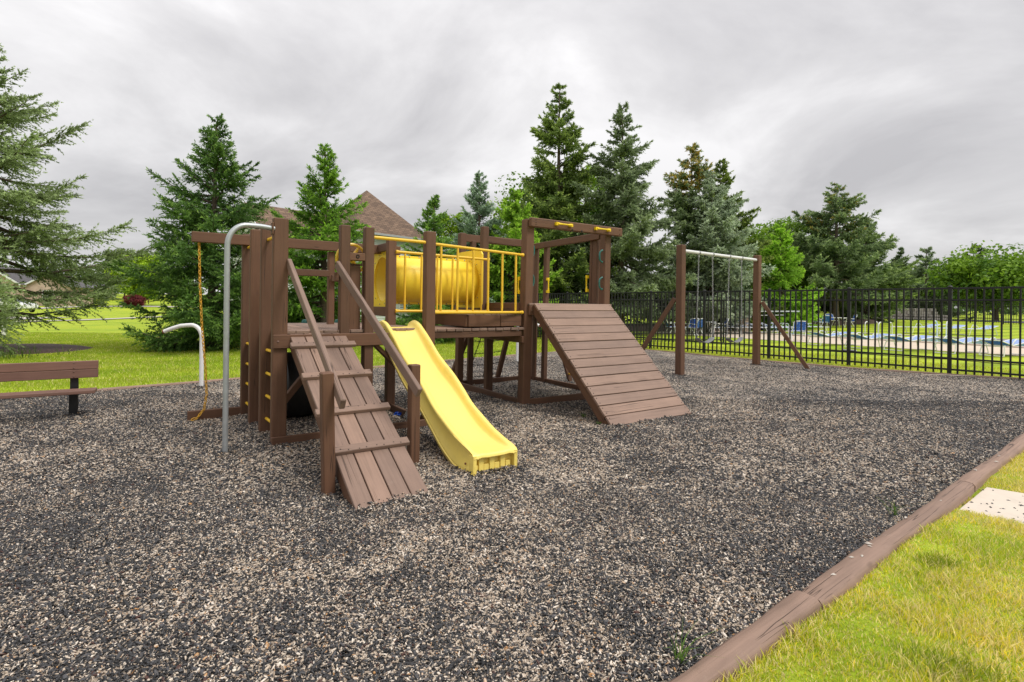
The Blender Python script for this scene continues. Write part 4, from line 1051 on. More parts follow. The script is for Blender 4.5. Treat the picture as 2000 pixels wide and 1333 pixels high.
# planting beds
def bed(name, cx, cy, rx, ry, rot, h=.12):
    V = [(cx, cy, zt(cx, cy)+h)]; F = []; n = 40; rg = random.Random(name+str(cx))
    for k, f in ((1, .6), (2, .9), (3, 1.0)):
        for j in range(n):
            a = 2*math.pi*j/n; q = f*(1+.05*math.sin(3*a+cx)+.035*math.sin(7*a)+rg.uniform(-.03, .03)); x, y = rx*q*math.cos(a), ry*q*math.sin(a)
            X, Y = cx+x*math.cos(rot)-y*math.sin(rot), cy+x*math.sin(rot)+y*math.cos(rot); V.append((X, Y, zt(X, Y)+(h, h, h*.7, -.03)[k]))
    for j in range(n): F.append([0, 1+j, 1+(j+1) % n])
    for k in range(2):
        for j in range(n): a = 1+k*n; F.append([a+j, a+n+j, a+n+(j+1) % n, a+(j+1) % n])
    return meshobj(name, V, F, 'bed', None, True, kind='structure')
bed('planting_bed', -15.7, 15.3, 3.2, 2.2, .35, .07); bed('planting_bed', 9.5, 36.5, 12.5, 4.6, .28, .1); bed('planting_bed', 26.5, 44.5, 7, 3.2, .6, .3)

# ------------------------------------------------------------ trees
def unit(v): return v/np.maximum(np.linalg.norm(v, axis=-1, keepdims=True), 1e-9)
def tubes_np(A, B, ra, rb, n=4):
    """tapered prisms from A to B"""
    d = unit(B-A); x = unit(np.cross(d, np.array([.3, .5, .81]))); y = np.cross(d, x); V = []
    for P, r in ((A, ra), (B, rb)):
        for k in range(n):
            a = 2*math.pi*k/n; V.append(P+(x*math.cos(a)+y*math.sin(a))*np.asarray(r)[:, None])
    V = np.stack(V, 1); N = len(A); base = np.arange(N)[:, None]*2*n; F = []
    for k in range(n): F.append(np.stack([base[:, 0]+k, base[:, 0]+(k+1) % n, base[:, 0]+n+(k+1) % n, base[:, 0]+n+k], 1))
    return V.reshape(-1, 3), np.concatenate(F)
def trunkmesh(H, r, lean, seed, z1=.97):
    rg = np.random.default_rng(seed); n = 10; k = 9; V, F = [], []
    for i in range(n+1):
        t = i/n*z1; rad = r*(1-t)**.8+.008; fl = 1+.5*max(0, 1-t*16)
        for j in range(k):
            a = 2*math.pi*j/k; V.append((lean[0]*t+rad*fl*math.cos(a)*(1+.08*math.sin(3*a+i)), lean[1]*t+rad*fl*math.sin(a), H*t-.15*(i == 0)))
    for i in range(n):
        for j in range(k): F.append([i*k+j, i*k+(j+1) % k, (i+1)*k+(j+1) % k, (i+1)*k+j])
    return np.array(V), np.array(F)
def conifer(px, Y, top, R, label, seed, c0, c1, tip, z0=.05, dens=1.0, tri=.13, up=(-14, 42), droop=.22, pw_=.85, whorl=.24, gap=.0, trunk=.13, lean=(0, 0), cone=None, xoff=None, low=.55, nb=(5, 8), name='spruce_tree', twig=.42, bark='bark', lw=.47, rag=.3, grp='conifers round the play area', ej=11):
    x = (px-1000)/1045*Y if xoff is None else xoff; hz_ = 596.2+(px-1000)*.01129; H = (hz_-top)/1045*Y+EYE-zt(x, Y)
    rg = np.random.default_rng(seed)
    root = empty(name, (x, Y, zt(x, Y)), 0, label=label, category='tree', group=grp)
    zs = []; z = H*z0
    while z < H*.985:
        t = z/H; zs += [z+rg.uniform(-.38, .38)*whorl for _ in range(max(3, int(rg.integers(nb[0], nb[1]+1)*(1.1-.45*t))))]; z += whorl*(1.2-.45*t)*rg.uniform(.7, 1.3)
    bz = np.clip(np.array(zs), H*z0*.8, H*.99); n = len(bz); t = bz/H; tt = np.clip((t-z0)/(1-z0), 0, 1)
    az = rg.uniform(0, 2*np.pi, n)
    prof = (1-tt)**pw_*np.minimum(1, low+(1-low)*tt/.12)*(1-.45*sstep(.72, 1.0, tt))
    bl = R*prof*rg.uniform(1-rag, 1+rag*.55, n)+.035+.012*H*(tt > .9)*rg.uniform(.3, 1, n)
    if gap: k = rg.random(n) > gap*(1-.5*tt); bz, t, tt, az, bl = bz[k], t[k], tt[k], az[k], bl[k]; n = len(bz)
    el = np.radians(up[0]+(up[1]-up[0])*tt**1.2+rg.normal(0, ej, n)); sag = droop*rg.uniform(.6, 1.4, n)*(1-tt)
    rad = np.stack([np.cos(az), np.sin(az), 0*az], 1)
    ax = np.stack([lean[0]*t, lean[1]*t, bz], 1)
    def bp(i, s):
        r = bl[i]*s*np.cos(el[i]); zz = bl[i]*(np.sin(el[i])*s-sag[i]*s*(1-s)*1.6+.16*s**2.5*(1-tt[i]))
        p = ax[i]+rad[i]*r[:, None]; p[:, 2] += zz; return p
    # wooden limbs
    I = np.arange(n); A, B, ra, rb = [], [], [], []
    for s0, s1 in ((0, .35), (.35, .7), (.7, .98)):
        A.append(bp(I, np.full(n, s0))); B.append(bp(I, np.full(n, s1))); ra.append((.009+.013*bl)*(1-s0)+.003); rb.append((.009+.013*bl)*(1-s1)+.003)
    LV, LF = tubes_np(np.concatenate(A), np.concatenate(B), np.concatenate(ra), np.concatenate(rb), 4)
    TV, TF = trunkmesh(H, trunk, lean, seed)
    npmesh('trunk', np.vstack([TV, LV]), np.vstack([TF, LF+len(TV)]), bark, root)
    # twigs
    cnt = np.maximum(5, (bl*dens*24).astype(int)+6); bi = np.repeat(I, cnt); N = len(bi)
    s = rg.uniform(.10 if z0 < .3 else .22, 1.0, N)**.85; s[np.cumsum(cnt)-1] = .97
    P = bp(bi, s); T = unit(bp(bi, np.minimum(s+.05, 1.02))-bp(bi, s-.05))
    side = unit(np.cross(T, np.array([0, 0, 1.]))); sg = np.where(rg.random(N) < .5, -1, 1)
    ang = np.radians(rg.uniform(28, 68, N))*np.clip((1.02-s)*6, .15, 1)
    D = unit(T*np.cos(ang)[:, None]+side*(sg*np.sin(ang))[:, None]+np.array([0, 0, 1])*(rg.normal(-.10, .30, N))[:, None])
    tl = np.clip(bl[bi]*(twig*(1-s)+.10)*rg.uniform(.6, 1.25, N), .14, .85)
    K = np.maximum(5, (tl/(tri*.215)).astype(int)); ti = np.repeat(np.arange(N), K); M = len(ti)
    u = rg.random(M); dr = unit(D[ti]*.95+rg.normal(0, .55, (M, 3))); pos = P[ti]+D[ti]*(tl[ti]*u)[:, None]
    pos[:, 2] -= .10*tl[ti]*u*u
    ln = 1.2*tri*rg.uniform(.6, 1.15, M)*(1-.25*u); pp = unit(np.cross(dr, rg.normal(0, .75, (M, 3))+np.array([0, 0, 1.])))*(ln*lw*.5)[:, None]
    Vt = np.stack([pos-pp, pos+pp, pos+dr*ln[:, None]], 1).reshape(-1, 3)
    Tt = np.arange(3*M).reshape(-1, 3)
    c0, c1, tip = (np.array(c)*2.9 for c in (c0, c1, tip))
    mixb = np.clip(.5+rg.normal(0, .28, n)[bi][ti]+rg.normal(0, .22, N)[ti], 0, 1)[:, None]
    C = c0*(1-mixb)+c1*mixb
    tipw = (np.clip((u-.62)/.38, 0, 1)*np.clip((s[ti]-.35)/.5, 0, 1)*np.clip(rg.normal(.55, .3, N)[ti], 0, 1))[:, None]
    C = C*(1-tipw)+tip*tipw
    if cone is not None:
        kc = ((tt[bi][ti] > cone[3]) & (rg.random(N)[ti] < cone[4]))[:, None]; C = np.where(kc, np.array(cone[:3])*rg.uniform(.7, 1.2, (M, 1)), C)
    C = C*rg.uniform(.75, 1.25, (M, 1))*np.array([1.0, 1.03, .92])
    npmesh('crown', Vt, Tt, 'leaf', root, np.repeat(C, 3, 0))
    return root
def broadleaf(px, Y, top, R, label, seed, c0, c1, zc=None, nclump=70, leaf=.22, per=170, bottom=.18, name='broadleaf_tree', trunk=.14, xoff=None, squash=1.0, cl=.30, grp='broadleaf trees in the distance', cat='tree', H=None):
    x = (px-1000)/1045*Y if xoff is None else xoff; hz_ = 596.2+(px-1000)*.01129
    if H is None: H = (hz_-top)/1045*Y+EYE-zt(x, Y)
    rg = np.random.default_rng(seed); root = empty(name, (x, Y, zt(x, Y)), 0, label=label, category=cat, group=grp)
    zb = H*bottom; cz = (H+zb)/2; rz = (H-zb)/2
    d = unit(rg.normal(0, 1, (nclump, 3))); rr = rg.uniform(.35, 1.0, nclump)**.55
    cr_ = R*cl*rg.uniform(.6, 1.25, nclump)
    ctr = d*rr[:, None]*np.array([R*.88, R*.88, rz*.88]); ctr[:, 2] = ctr[:, 2]*squash+cz
    shp = np.where(ctr[:, 2] < cz, 1-.25*(cz-ctr[:, 2])/rz, 1); ctr[:, 0] *= shp; ctr[:, 1] *= shp
    if trunk:
        TV, TF = trunkmesh(H*.85, trunk, (0, 0), seed)
        k = rg.choice(nclump, min(nclump, 26), False); B = ctr[k]; A = np.stack([0*B[:, 0], 0*B[:, 1], np.clip(B[:, 2]-np.hypot(B[:, 0], B[:, 1])*.7, zb*.7, H*.7)], 1)
        LV, LF = tubes_np(A, B, np.full(len(B), trunk*.35), np.full(len(B), .012), 5)
        npmesh('trunk', np.vstack([TV, LV]), np.vstack([TF, LF+len(TV)]), 'bark', root)
    ci = np.repeat(np.arange(nclump), per); M = len(ci)
    dd = unit(rg.normal(0, 1, (M, 3))); q = rg.uniform(.2, 1, M)**.45
    pos = ctr[ci]+dd*(cr_[ci]*q)[:, None]*np.array([1.15, 1.15, .72])
    nrm = unit(dd*.6+np.array([0, 0, .55])+rg.normal(0, .5, (M, 3))); a = unit(np.cross(nrm, rg.normal(0, 1, (M, 3)))); b = np.cross(nrm, a)
    ln = leaf*rg.uniform(.6, 1.25, M)[:, None]
    Vt = np.stack([pos-a*ln*.5, pos+b*ln*.32, pos+a*ln*.5, pos-b*ln*.32], 1).reshape(-1, 3); F = np.arange(4*M).reshape(-1, 4)
    mix = np.clip(.5+rg.normal(0, .3, nclump)[ci]+rg.normal(0, .22, M), 0, 1)[:, None]
    C = 1.4*(np.array(c0)*(1-mix)+np.array(c1)*mix)*rg.uniform(.8, 1.2, (M, 1))
    npmesh('crown', Vt, F, 'leaf', root, np.repeat(C, 4, 0)); return root

# the big blue-green one leaving the left edge, open and see-through
conifer(-30, 14.6, 80, 3.95, 'large open blue-green spruce reaching in from the left edge', 11, (.066, .085, .036), (.135, .165, .085), (.24, .28, .16), z0=.13, dens=0.95, tri=.08, up=(-11, 38), droop=.16, whorl=0.31, gap=.16, trunk=.19, low=.92, twig=.44, nb=(6, 8), lw=.47, rag=.42, pw_=0.8, ej=15)
conifer(412, 16.9, 226, 3.1, 'big dark green spruce on the lawn behind the grey fire pole', 12, (.026, .052, .016), (.062, .108, .028), (.14, .20, .045), z0=.03, dens=1.1, tri=.088, whorl=0.235, lean=(.12, 0), low=.75, up=(-10, 46), rag=.40, pw_=0.8, twig=.50)
conifer(632, 18.6, 286, 2.75, 'bright green young spruce right of the brown roof gable', 13, (.038, .078, .014), (.092, .16, .022), (.19, .285, .03), z0=.04, dens=1.1, tri=.09, whorl=0.23, up=(-6, 48), low=.75, rag=.40, pw_=0.8, twig=.5)
conifer(846, 21, 384, 2.1, 'small green spruce behind the yellow crawl tube', 14, (.035, .07, .02), (.085, .145, .03), (.17, .25, .04), z0=.03, dens=1.1, tri=.10, whorl=0.23, low=.78, up=(-5, 48), rag=.4, pw_=0.78)
conifer(934, 27, 338, 2.5, 'small blue spruce left of the tall pointed spruces', 15, (.060, .088, .062), (.145, .185, .145), (.24, .29, .24), z0=.04, dens=1.25, tri=.12, whorl=0.24, up=(-2, 46), droop=.08, pw_=0.72)
conifer(1003, 26, 370, 2.5, 'lime green soft conifer at the foot of the tallest spruce', 16, (.065, .115, .018), (.15, .225, .032), (.26, .34, .05), z0=.02, dens=1.3, tri=.14, whorl=0.24, low=.85, pw_=0.65)
conifer(1088, 30, 163, 3.9, 'tallest pointed spruce behind the right tower', 17, (.045, .068, .024), (.105, .138, .040), (.20, .235, .06), z0=.04, dens=1.1, tri=.165, whorl=0.34, up=(-18, 34), droop=.22, trunk=.19, pw_=0.72, low=.75, rag=.38)
conifer(1212, 28.5, 208, 3.6, 'tall blue-green spruce with bare trunk right of the right tower', 18, (.052, .070, .040), (.118, .142, .086), (.20, .23, .15), z0=.17, dens=1.25, tri=.14, whorl=0.35, up=(-14, 34), droop=.18, trunk=.19, pw_=0.68, low=.8, gap=.06, rag=.40)
conifer(1348, 32, 278, 3.2, 'spruce with golden cones at its top behind the swing frame', 19, (.05, .072, .035), (.115, .14, .08), (.20, .23, .13), z0=.25, dens=1.1, tri=.15, whorl=0.33, up=(-16, 32), trunk=.17, cone=(.56, .42, .11, .62, .42), pw_=0.74, rag=.38)
conifer(1388, 30.5, 340, 3.2, 'silvery blue spruce behind the crossbar of the swing frame', 20, (.080, .100, .072), (.175, .20, .155), (.27, .30, .24), z0=.17, dens=1.3, tri=.15, whorl=0.32, up=(-12, 32), droop=.2, trunk=.17, pw_=0.62, low=.75, rag=.36)
conifer(1404, 36, 310, 3.8, 'dark olive spruce right of the silvery blue one', 21, (.035, .054, .016), (.085, .110, .025), (.16, .19, .04), z0=.06, dens=1.15, tri=.16, whorl=0.36, up=(-16, 32), pw_=0.72, rag=.38)
conifer(1522, 36, 440, 2.8, 'yellow-green soft conifer right of the right swing post', 22, (.07, .125, .016), (.15, .235, .026), (.24, .33, .04), z0=.02, dens=1.3, tri=.16, whorl=0.27, low=.85, pw_=0.58)
conifer(1632, 42, 356, 5.4, 'broad spruce with pale trunk left of the middle fence panel', 23, (.045, .066, .032), (.105, .138, .068), (.19, .225, .10), z0=.20, dens=0.95, tri=.18, whorl=0.48, up=(-12, 28), droop=.16, trunk=.24, cone=(.42, .34, .08, .5, .08), pw_=0.78, gap=.0, bark='paleb', rag=.30, low=.85)
conifer(1690, 45, 428, 4.2, 'spruce merging into the right side of the broad spruce', 24, (.04, .06, .024), (.09, .125, .045), (.16, .20, .06), z0=.06, dens=1.05, tri=.19, whorl=0.46, pw_=0.66, rag=.4)
conifer(1757, 62, 486, 2.4, 'narrow dark far spruce beyond the pool', 25, (.035, .055, .03), (.075, .10, .05), (.12, .15, .07), z0=.05, dens=1.2, tri=.25, whorl=.55)
conifer(1808, 56, 482, 4.0, 'layered grey-green far spruce left of the round maple', 26, (.05, .072, .042), (.115, .14, .085), (.18, .21, .12), z0=.05, dens=1.05, tri=.23, whorl=0.6, up=(-16, 26), pw_=0.75, rag=.4)
conifer(1905, 75, 480, 3.0, 'dark far pine rising behind the round maple', 27, (.03, .045, .025), (.06, .08, .04), (.10, .12, .06), z0=.15, dens=1.1, tri=.3, whorl=.7, up=(0, 40), pw_=.45)
B0, B1 = (.07, .145, .012), (.20, .31, .022)
broadleaf(1945, 50, 487, 4.6, 'round bright green maple beyond the pool at the right', 31, (.055, .125, .012), (.17, .28, .02), nclump=55, leaf=.38, per=230, bottom=.22, trunk=.2, cl=.36)
broadleaf(2040, 60, 500, 4.5, 'dark green tree cut by the right edge', 32, (.04, .085, .014), (.10, .17, .025), leaf=.32, bottom=.2, trunk=.2)
broadleaf(1048, 36, 318, 3.5, 'bright lime broadleaf tree behind the tallest spruce', 33, B0, B1, nclump=90, leaf=.24, per=150)
broadleaf(1140, 37, 312, 2.4, 'lime foliage showing between the two tall spruces', 34, B0, B1, nclump=50, leaf=.24, per=150)
broadleaf(888, 38, 398, 2.1, 'bright lime broadleaf tree behind the small spruce', 35, (.09, .18, .012), (.25, .36, .022), nclump=50, leaf=.22, per=150)
broadleaf(1545, 46, 412, 3.6, 'green broadleaf tree behind the soft conifer', 36, (.06, .13, .015), (.16, .26, .03), nclump=70, leaf=.28)
broadleaf(1462, 44, 430, 2.8, 'small lime tree between the dark spruce and the soft conifer', 37, B0, B1, nclump=50, leaf=.26)
broadleaf(1592, 50, 432, 2.6, 'lime broadleaf crown left of the broad spruce', 44, B0, B1, nclump=50, leaf=.28)
broadleaf(968, 42, 418, 2.4, 'lime broadleaf crown right of the small blue spruce', 45, B0, B1, nclump=50, leaf=.25)
broadleaf(1730, 75, 515, 4.0, 'soft green far tree beyond the stone wall', 38, (.06, .11, .02), (.13, .2, .04), leaf=.36)
broadleaf(1790, 85, 522, 5.0, 'pale green far tree between the far spruces', 39, (.08, .14, .03), (.17, .25, .05), leaf=.4)
broadleaf(278, 82, 482, 4.1, 'bright lime maple behind the red shrub', 40, (.10, .20, .012), (.30, .42, .02), nclump=120, leaf=.34, per=190, bottom=.08, trunk=.2, cl=.24)
broadleaf(243, 105, 480, 4.2, 'tall dull green tree behind the lime maple', 41, (.07, .11, .035), (.15, .20, .06), nclump=60, leaf=.42, bottom=.15)
broadleaf(215, 130, 535, 5.0, 'pale hazy tree beside the brick house', 42, (.10, .14, .06), (.20, .26, .10), leaf=.5)
broadleaf(318, 115, 520, 5.0, 'pale tree behind the dark spruce', 43, (.09, .14, .05), (.18, .25, .08), leaf=.5)
# dark understorey along the far side of the lawn
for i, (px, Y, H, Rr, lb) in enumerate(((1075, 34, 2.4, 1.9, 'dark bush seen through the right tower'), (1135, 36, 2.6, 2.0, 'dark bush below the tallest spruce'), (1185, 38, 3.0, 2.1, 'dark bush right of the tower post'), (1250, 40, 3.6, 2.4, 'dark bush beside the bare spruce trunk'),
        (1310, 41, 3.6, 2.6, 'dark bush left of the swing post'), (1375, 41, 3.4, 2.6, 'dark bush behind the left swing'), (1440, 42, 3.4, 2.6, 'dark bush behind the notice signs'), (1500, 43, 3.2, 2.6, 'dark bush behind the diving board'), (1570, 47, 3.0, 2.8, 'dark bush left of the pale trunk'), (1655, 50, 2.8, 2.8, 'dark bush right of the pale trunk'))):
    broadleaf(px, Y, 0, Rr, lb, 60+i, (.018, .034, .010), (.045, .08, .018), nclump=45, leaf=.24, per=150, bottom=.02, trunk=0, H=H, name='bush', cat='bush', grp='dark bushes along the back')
for i, (px, Y, H, Rr, lb) in enumerate(((600, 24, 2.2, 1.6, 'low green bush behind the ramp'), (868, 24, 1.7, 1.5, 'low dark spruce bush under the crawl tube'), (960, 29, 2.2, 1.8, 'green bush behind the bridge rail'))):
    broadleaf(px, Y, 0, Rr, lb, 80+i, (.03, .065, .014), (.085, .15, .025), nclump=50, leaf=.17, per=170, bottom=.02, trunk=0, H=H, name='bush', cat='bush', grp='low bushes behind the playset')
broadleaf(262, 75, 0, 1.55, 'dome shaped dark red shrub on the lawn', 90, (.07, .012, .014), (.17, .03, .032), nclump=60, leaf=.14, per=170, bottom=.05, trunk=0, H=1.9, name='red_shrub', cat='shrub', cl=.26, grp=None)
for i, (px, Y, H, Rr, lb) in enumerate(((165, 107, 2.2, 1.9, 'clipped green bush under the left house window'), (197, 105, 2.0, 1.7, 'clipped green bush at the house corner'), (137, 107, 1.1, 2.4, 'low clipped hedge along the brick house'))):
    broadleaf(px, Y, 0, Rr, lb, 95+i, (.05, .12, .012), (.13, .22, .02), nclump=40, leaf=.2, per=120, bottom=.02, trunk=0, H=H, name='clipped_bush', cat='bush', grp='clipped bushes by the brick house')
# far-off woods that read as one mass
rgw = np.random.default_rng(77); VV, FF_, CC = [], [], []; nb_ = 0
for k in range(150):
    a = math.radians(rgw.uniform(-62, 62)); d = rgw.uniform(120, 210); x, y = d*math.sin(a), d*math.cos(a)
    if -.60 < x/y < -.46: continue
    r = rgw.uniform(3.5, 6.5); h = rgw.uniform(5.5, 9.5)*(.55 if x/y > .55 else 1); M = 450
    dd = unit(rgw.normal(0, 1, (M, 3))); pos = dd*rgw.uniform(.5, 1, (M, 1))**.4*np.array([r, r, h*.5])*(1+.25*np.sin(dd[:, :1]*5+k))+np.array([x, y, zt(x, y)+h*.5])
    nrm = unit(dd+rgw.normal(0, .6, (M, 3))); aa = unit(np.cross(nrm, rgw.normal(0, 1, (M, 3)))); b = np.cross(nrm, aa); ln = rgw.uniform(.4, .85, (M, 1))
    VV.append(np.stack([pos-aa*ln*.5, pos+b*ln*.35, pos+aa*ln*.5, pos-b*ln*.35], 1).reshape(-1, 3)); FF_.append(np.arange(4*M).reshape(-1, 4)+nb_); nb_ += 4*M
    mm = np.clip(rgw.normal(.5, .25)+rgw.normal(0, .2, (M, 1)), 0, 1); CC.append(np.repeat(np.array((.045, .085, .03))*(1-mm)+np.array((.12, .19, .055))*mm, 4, 0))
npmesh('far_woods', np.vstack(VV), np.vstack(FF_), 'leaf', None, np.vstack(CC), kind='stuff', label='far green woods along the horizon', cat='woods')

# ------------------------------------------------------------ grass
def blades(name, X, Y, Z, h, wd, cA, cB, straw, seed, label, lean=.5, seg=1):
    rg = np.random.default_rng(seed); n = len(X); a = rg.uniform(0, 2*np.pi, n); h = h*rg.uniform(.55, 1.25, n)
    b = np.stack([X, Y, Z], 1); s = np.stack([np.cos(a), np.sin(a), 0*a], 1)*(wd*rg.uniform(.7, 1.3, n))[:, None]*.5
    la = rg.uniform(0, 2*np.pi, n); ld = np.stack([np.cos(la), np.sin(la), 0*la], 1)*(h*lean*rg.uniform(.1, 1.3, n))[:, None]
    tp_ = b+ld; tp_[:, 2] += h; md = b+ld*.35; md[:, 2] += h*.6
    V = np.stack([b-s, b+s, md-s*.8, md+s*.8, tp_], 1).reshape(-1, 3) if seg > 1 else np.stack([b-s, b+s, tp_], 1).reshape(-1, 3)
    base = np.arange(n)[:, None]*(5 if seg > 1 else 3)
    F = np.concatenate([base+np.array(q) for q in (((0, 1, 3), (0, 3, 2), (2, 3, 4)) if seg > 1 else ((0, 1, 2),))])
    pat = .5+.28*np.sin(X*2.1+np.sin(Y*1.7)*1.5)*np.sin(Y*2.6-X*.8+1)+.2*np.sin(X*6.1+2*np.sin(Y*3.1))*np.sin(Y*5.3+X)
    mx_ = np.clip(pat+rg.normal(0, .28, n), 0, 1)[:, None]; C = np.array(cA)*(1-mx_)+np.array(cB)*mx_
    k = (rg.random(n) < straw*(.4+1.2*np.clip(pat, 0, 1)))[:, None]; C = np.where(k, np.array((.84, .72, .32))*rg.uniform(.7, 1.2, (n, 1)), C)*rg.uniform(.8, 1.2, (n, 1))
    return npmesh(name, V, F, 'grassblade', None, np.repeat(C, 5 if seg > 1 else 3, 0), kind='stuff', label=label, cat='grass')
rg3 = np.random.default_rng(21)
# near right lawn
n = 330000; y = np.sqrt(rg3.uniform(1.7**2, 7.5**2, n)); x = rg3.uniform(.2, 1.12, n)*y
u_ = (x-T0[0])*tn[0]+(y-T0[1])*tn[1]
xo = rg3.uniform(1.12, 2.2, 70000)*(yo := np.sqrt(rg3.uniform(.8, 25, 70000))); x = np.concatenate([x, xo]); y = np.concatenate([y, yo]); u_ = (x-T0[0])*tn[0]+(y-T0[1])*tn[1]
k = (u_ > .140+.014*np.sin(x*9)) & ~inpoly(x, y, np.array(sl)); x, y = x[k], y[k]
keep = rg3.random(len(x)) < np.clip(1.25-y*.11, .3, 1); x, y = x[keep], y[keep]
tuft = .78+.42*np.sin(x*7+np.sin(y*5))*np.sin(y*8+1)+.2*np.sin(x*17+2*np.sin(y*11))*np.sin(y*15+x)
blades('near_grass', x, y, terr(x, y)-.004, .043*tuft, .0046, (.34, .49, .03), (.92, .76, .06), .45, 5, 'dry yellow-green grass right of the near timber', .9, 2)
tg = [(1.78, 2.12, .10), (2.45, 3.05, .06), (2.4, 2.35, .07)]
bx, by, bh = [], [], []
for cx_, cy_, r in tg:
    m = int(5200*r); bx.append(cx_+rg3.normal(0, r, m)); by.append(cy_+rg3.normal(0, r*.7, m)); bh.append(rg3.uniform(.035, .06, m))
bx, by, bh = map(np.concatenate, (bx, by, bh)); blades('grass_tuft', bx, by, terr(bx, by), bh, .0045, (.20, .30, .018), (.40, .44, .026), .18, 6, 'darker taller grass tufts in the near lawn', .9, 2)
# blades leaning on the slab and timber edges
def lawn_patch(name, n, y0, y1, f, h, wd, seed, label, cA=(.25, .38, .022), cB=(.43, .50, .035), straw=.12, dz=-.004):
    y = np.sqrt(rg3.uniform(y0*y0, y1*y1, n)); x = rg3.uniform(-1.08, 1.08, n)*y; k = f(x, y) & ~inpoly(x, y); x, y = x[k], y[k]
    return blades(name, x, y, terr(x, y)+dz, h, wd, cA, cB, straw, seed, label, .7)
lawn_patch('left_grass', 520000, 8, 24, lambda x, y: (x < .12*y) & ((x+15.7)**2/10.5+(y-15.2)**2/6.5 > 1), .055, .012, 7, 'bright mown lawn left of and behind the playset')
def fside(x, y): return (x-FB.x)*.7795+(y-FB.y)*.6265
lawn_patch('fence_grass', 420000, 11, 30, lambda x, y: (x > .02*y) & (fside(x, y) < 2.9), .055, .012, 8, 'yellow-green lawn strip along the fence and pool', (.36, .45, .02), (.60, .60, .03), .18)
# weeds in the mulch and bed
def weed(x, y, h, n, lb, seed, wd=.006, z=0):
    rg = np.random.default_rng(seed); return blades('weed', x+rg.normal(0, .012, n), y+rg.normal(0, .012, n), np.full(n, z), h, wd, (.10, .19, .03), (.16, .28, .05), 0, seed, lb, 1.3, 2)
for x, y, h, n, lb, sd_x in ((.70, 2.2, .11, 16, 'pale grass weed in the mulch beside the near timber', 1), (2.72, 3.78, .12, 12, 'tall grass weed growing over the timber near the slab', 2), (.95, 6.98, .05, 26, 'tiny green weed in the mulch left of the climbing ramp', 3), (1.08, 6.55, .04, 20, 'tiny weed at the foot of the climbing ramp', 4)):
    o = weed(x, y, h, n, lb, sd_x); del o['kind']; o['category'] = 'weed'; o['group'] = 'weeds in the mulch'
rb_ = np.random.default_rng(3); bx = rb_.uniform(-14.6, -11.5, 420); by = rb_.uniform(12.6, 14.4, 420); cl_ = np.sin(bx*4)*np.sin(by*3) > .1
blades('bed_weeds', bx[cl_], by[cl_], terr(bx[cl_], by[cl_])+.06, .22, .012, (.06, .11, .02), (.10, .16, .02), .05, 9, 'thin grassy weeds in the brown bed under the left spruce', .5, 2)

# ------------------------------------------------------------ houses, lamp posts, post, car
def uvquad(name, quads, mat, parent, **k):
    V, F, UV = [], [], []
    for q in quads:
        q = [Vector(p) for p in q]; n = len(V); V += q; F.append(list(range(n, n+len(q))))
        ex = (q[1]-q[0]).normalized(); nn = ex.cross(q[2]-q[0]).normalized(); ey = nn.cross(ex); UV += [((p-q[0]).dot(ex), (p-q[0]).dot(ey)) for p in q]
    o = meshobj(name, V, F, mat, parent, **k); ul = o.data.uv_layers.new(name='UVMap')
    for i, l in enumerate(o.data.loops): ul.data[i].uv = UV[l.vertex_index]
    return o
def window(parent, x, y, z, wd, ht, ny=-1, grid=(2, 2)):
    """window in a wall facing local -y"""
    f = MB(); t = .06
    for s in (-1, 1): f.box((x+s*(wd/2+t/2), y-.03, z), (t, .08, ht+2*t))
    for s in (-1, 1): f.box((x, y-.03, z+s*(ht/2+t/2)), (wd, .08, t))
    for i in range(1, grid[0]): f.box((x-wd/2+wd*i/grid[0], y-.02, z), (.035, .05, ht))
    for i in range(1, grid[1]): f.box((x, y-.022, z-ht/2+ht*i/grid[1]), (wd, .05, .035))
    fo = f.build('window', 'trim', parent); MB().box((x, y+.01, z), (wd, .03, ht)).build('pane', 'glassdark', fo); return fo
# two storey house with the brown hip roof (front wall faces the playset)
hx, hy = -10.5, 35.4; HA = math.atan2(.764, .645)
HO = empty('house', (hx, hy, zt(hx, hy)), HA, label='pale sided house with brown hipped shingle roof behind the playset', category='house')
D_, E_h, AP = 6.0, 6.25, 9.85
sb = MB(); nrow = 40
def wallrows(p0, p1, z0, z1, step=.16):
    p0, p1 = Vector(p0), Vector(p1); d = (p1-p0).normalized(); o = Vector((d.y, -d.x, 0)); z = z0
    while z < z1-1e-3:
        zt_ = min(z+step, z1); sb.quad(p0+o*.018+Vector((0, 0, z)), p1+o*.018+Vector((0, 0, z)), p1+Vector((0, 0, zt_)), p0+Vector((0, 0, zt_))); sb.quad(p0+Vector((0, 0, z)), p1+Vector((0, 0, z)), p1+o*.018+Vector((0, 0, z)), p0+o*.018+Vector((0, 0, z))); z += step
cs = [(0, 0, 0), (D_, 0, 0), (D_, D_, 0), (0, D_, 0)]
for i in range(4): wallrows(cs[i], cs[(i+1) % 4], -.2, E_h)
wallrows((-5.5, .4, 0), (0, .4, 0), -.2, 5.0); wallrows((-5.5, 5.6, 0), (-5.5, .4, 0), -.2, 5.0)
sb.build('wall', 'siding', HO)
ov = .38; A = (-ov, -ov, E_h), (D_+ov, -ov, E_h), (D_+ov, D_+ov, E_h), (-ov, D_+ov, E_h); ap = (D_/2, D_/2, AP)
uvquad('roof', [(A[i], A[(i+1) % 4], ap) for i in range(4)]+[(A[0], A[3], A[2], A[1])], 'shingle', HO)
g = MB()
for i in range(4):
    a, b = Vector(A[i]), Vector(A[(i+1) % 4]); d = (b-a); c = (a+b)/2; M3 = Matrix.Rotation(math.atan2(d.y, d.x), 3, 'Z'); o_ = Vector((d.y, -d.x, 0)).normalized(); g.box(c+o_*.06+Vector((0, 0, -.06)), (d.length+.1, .12, .14), M3)
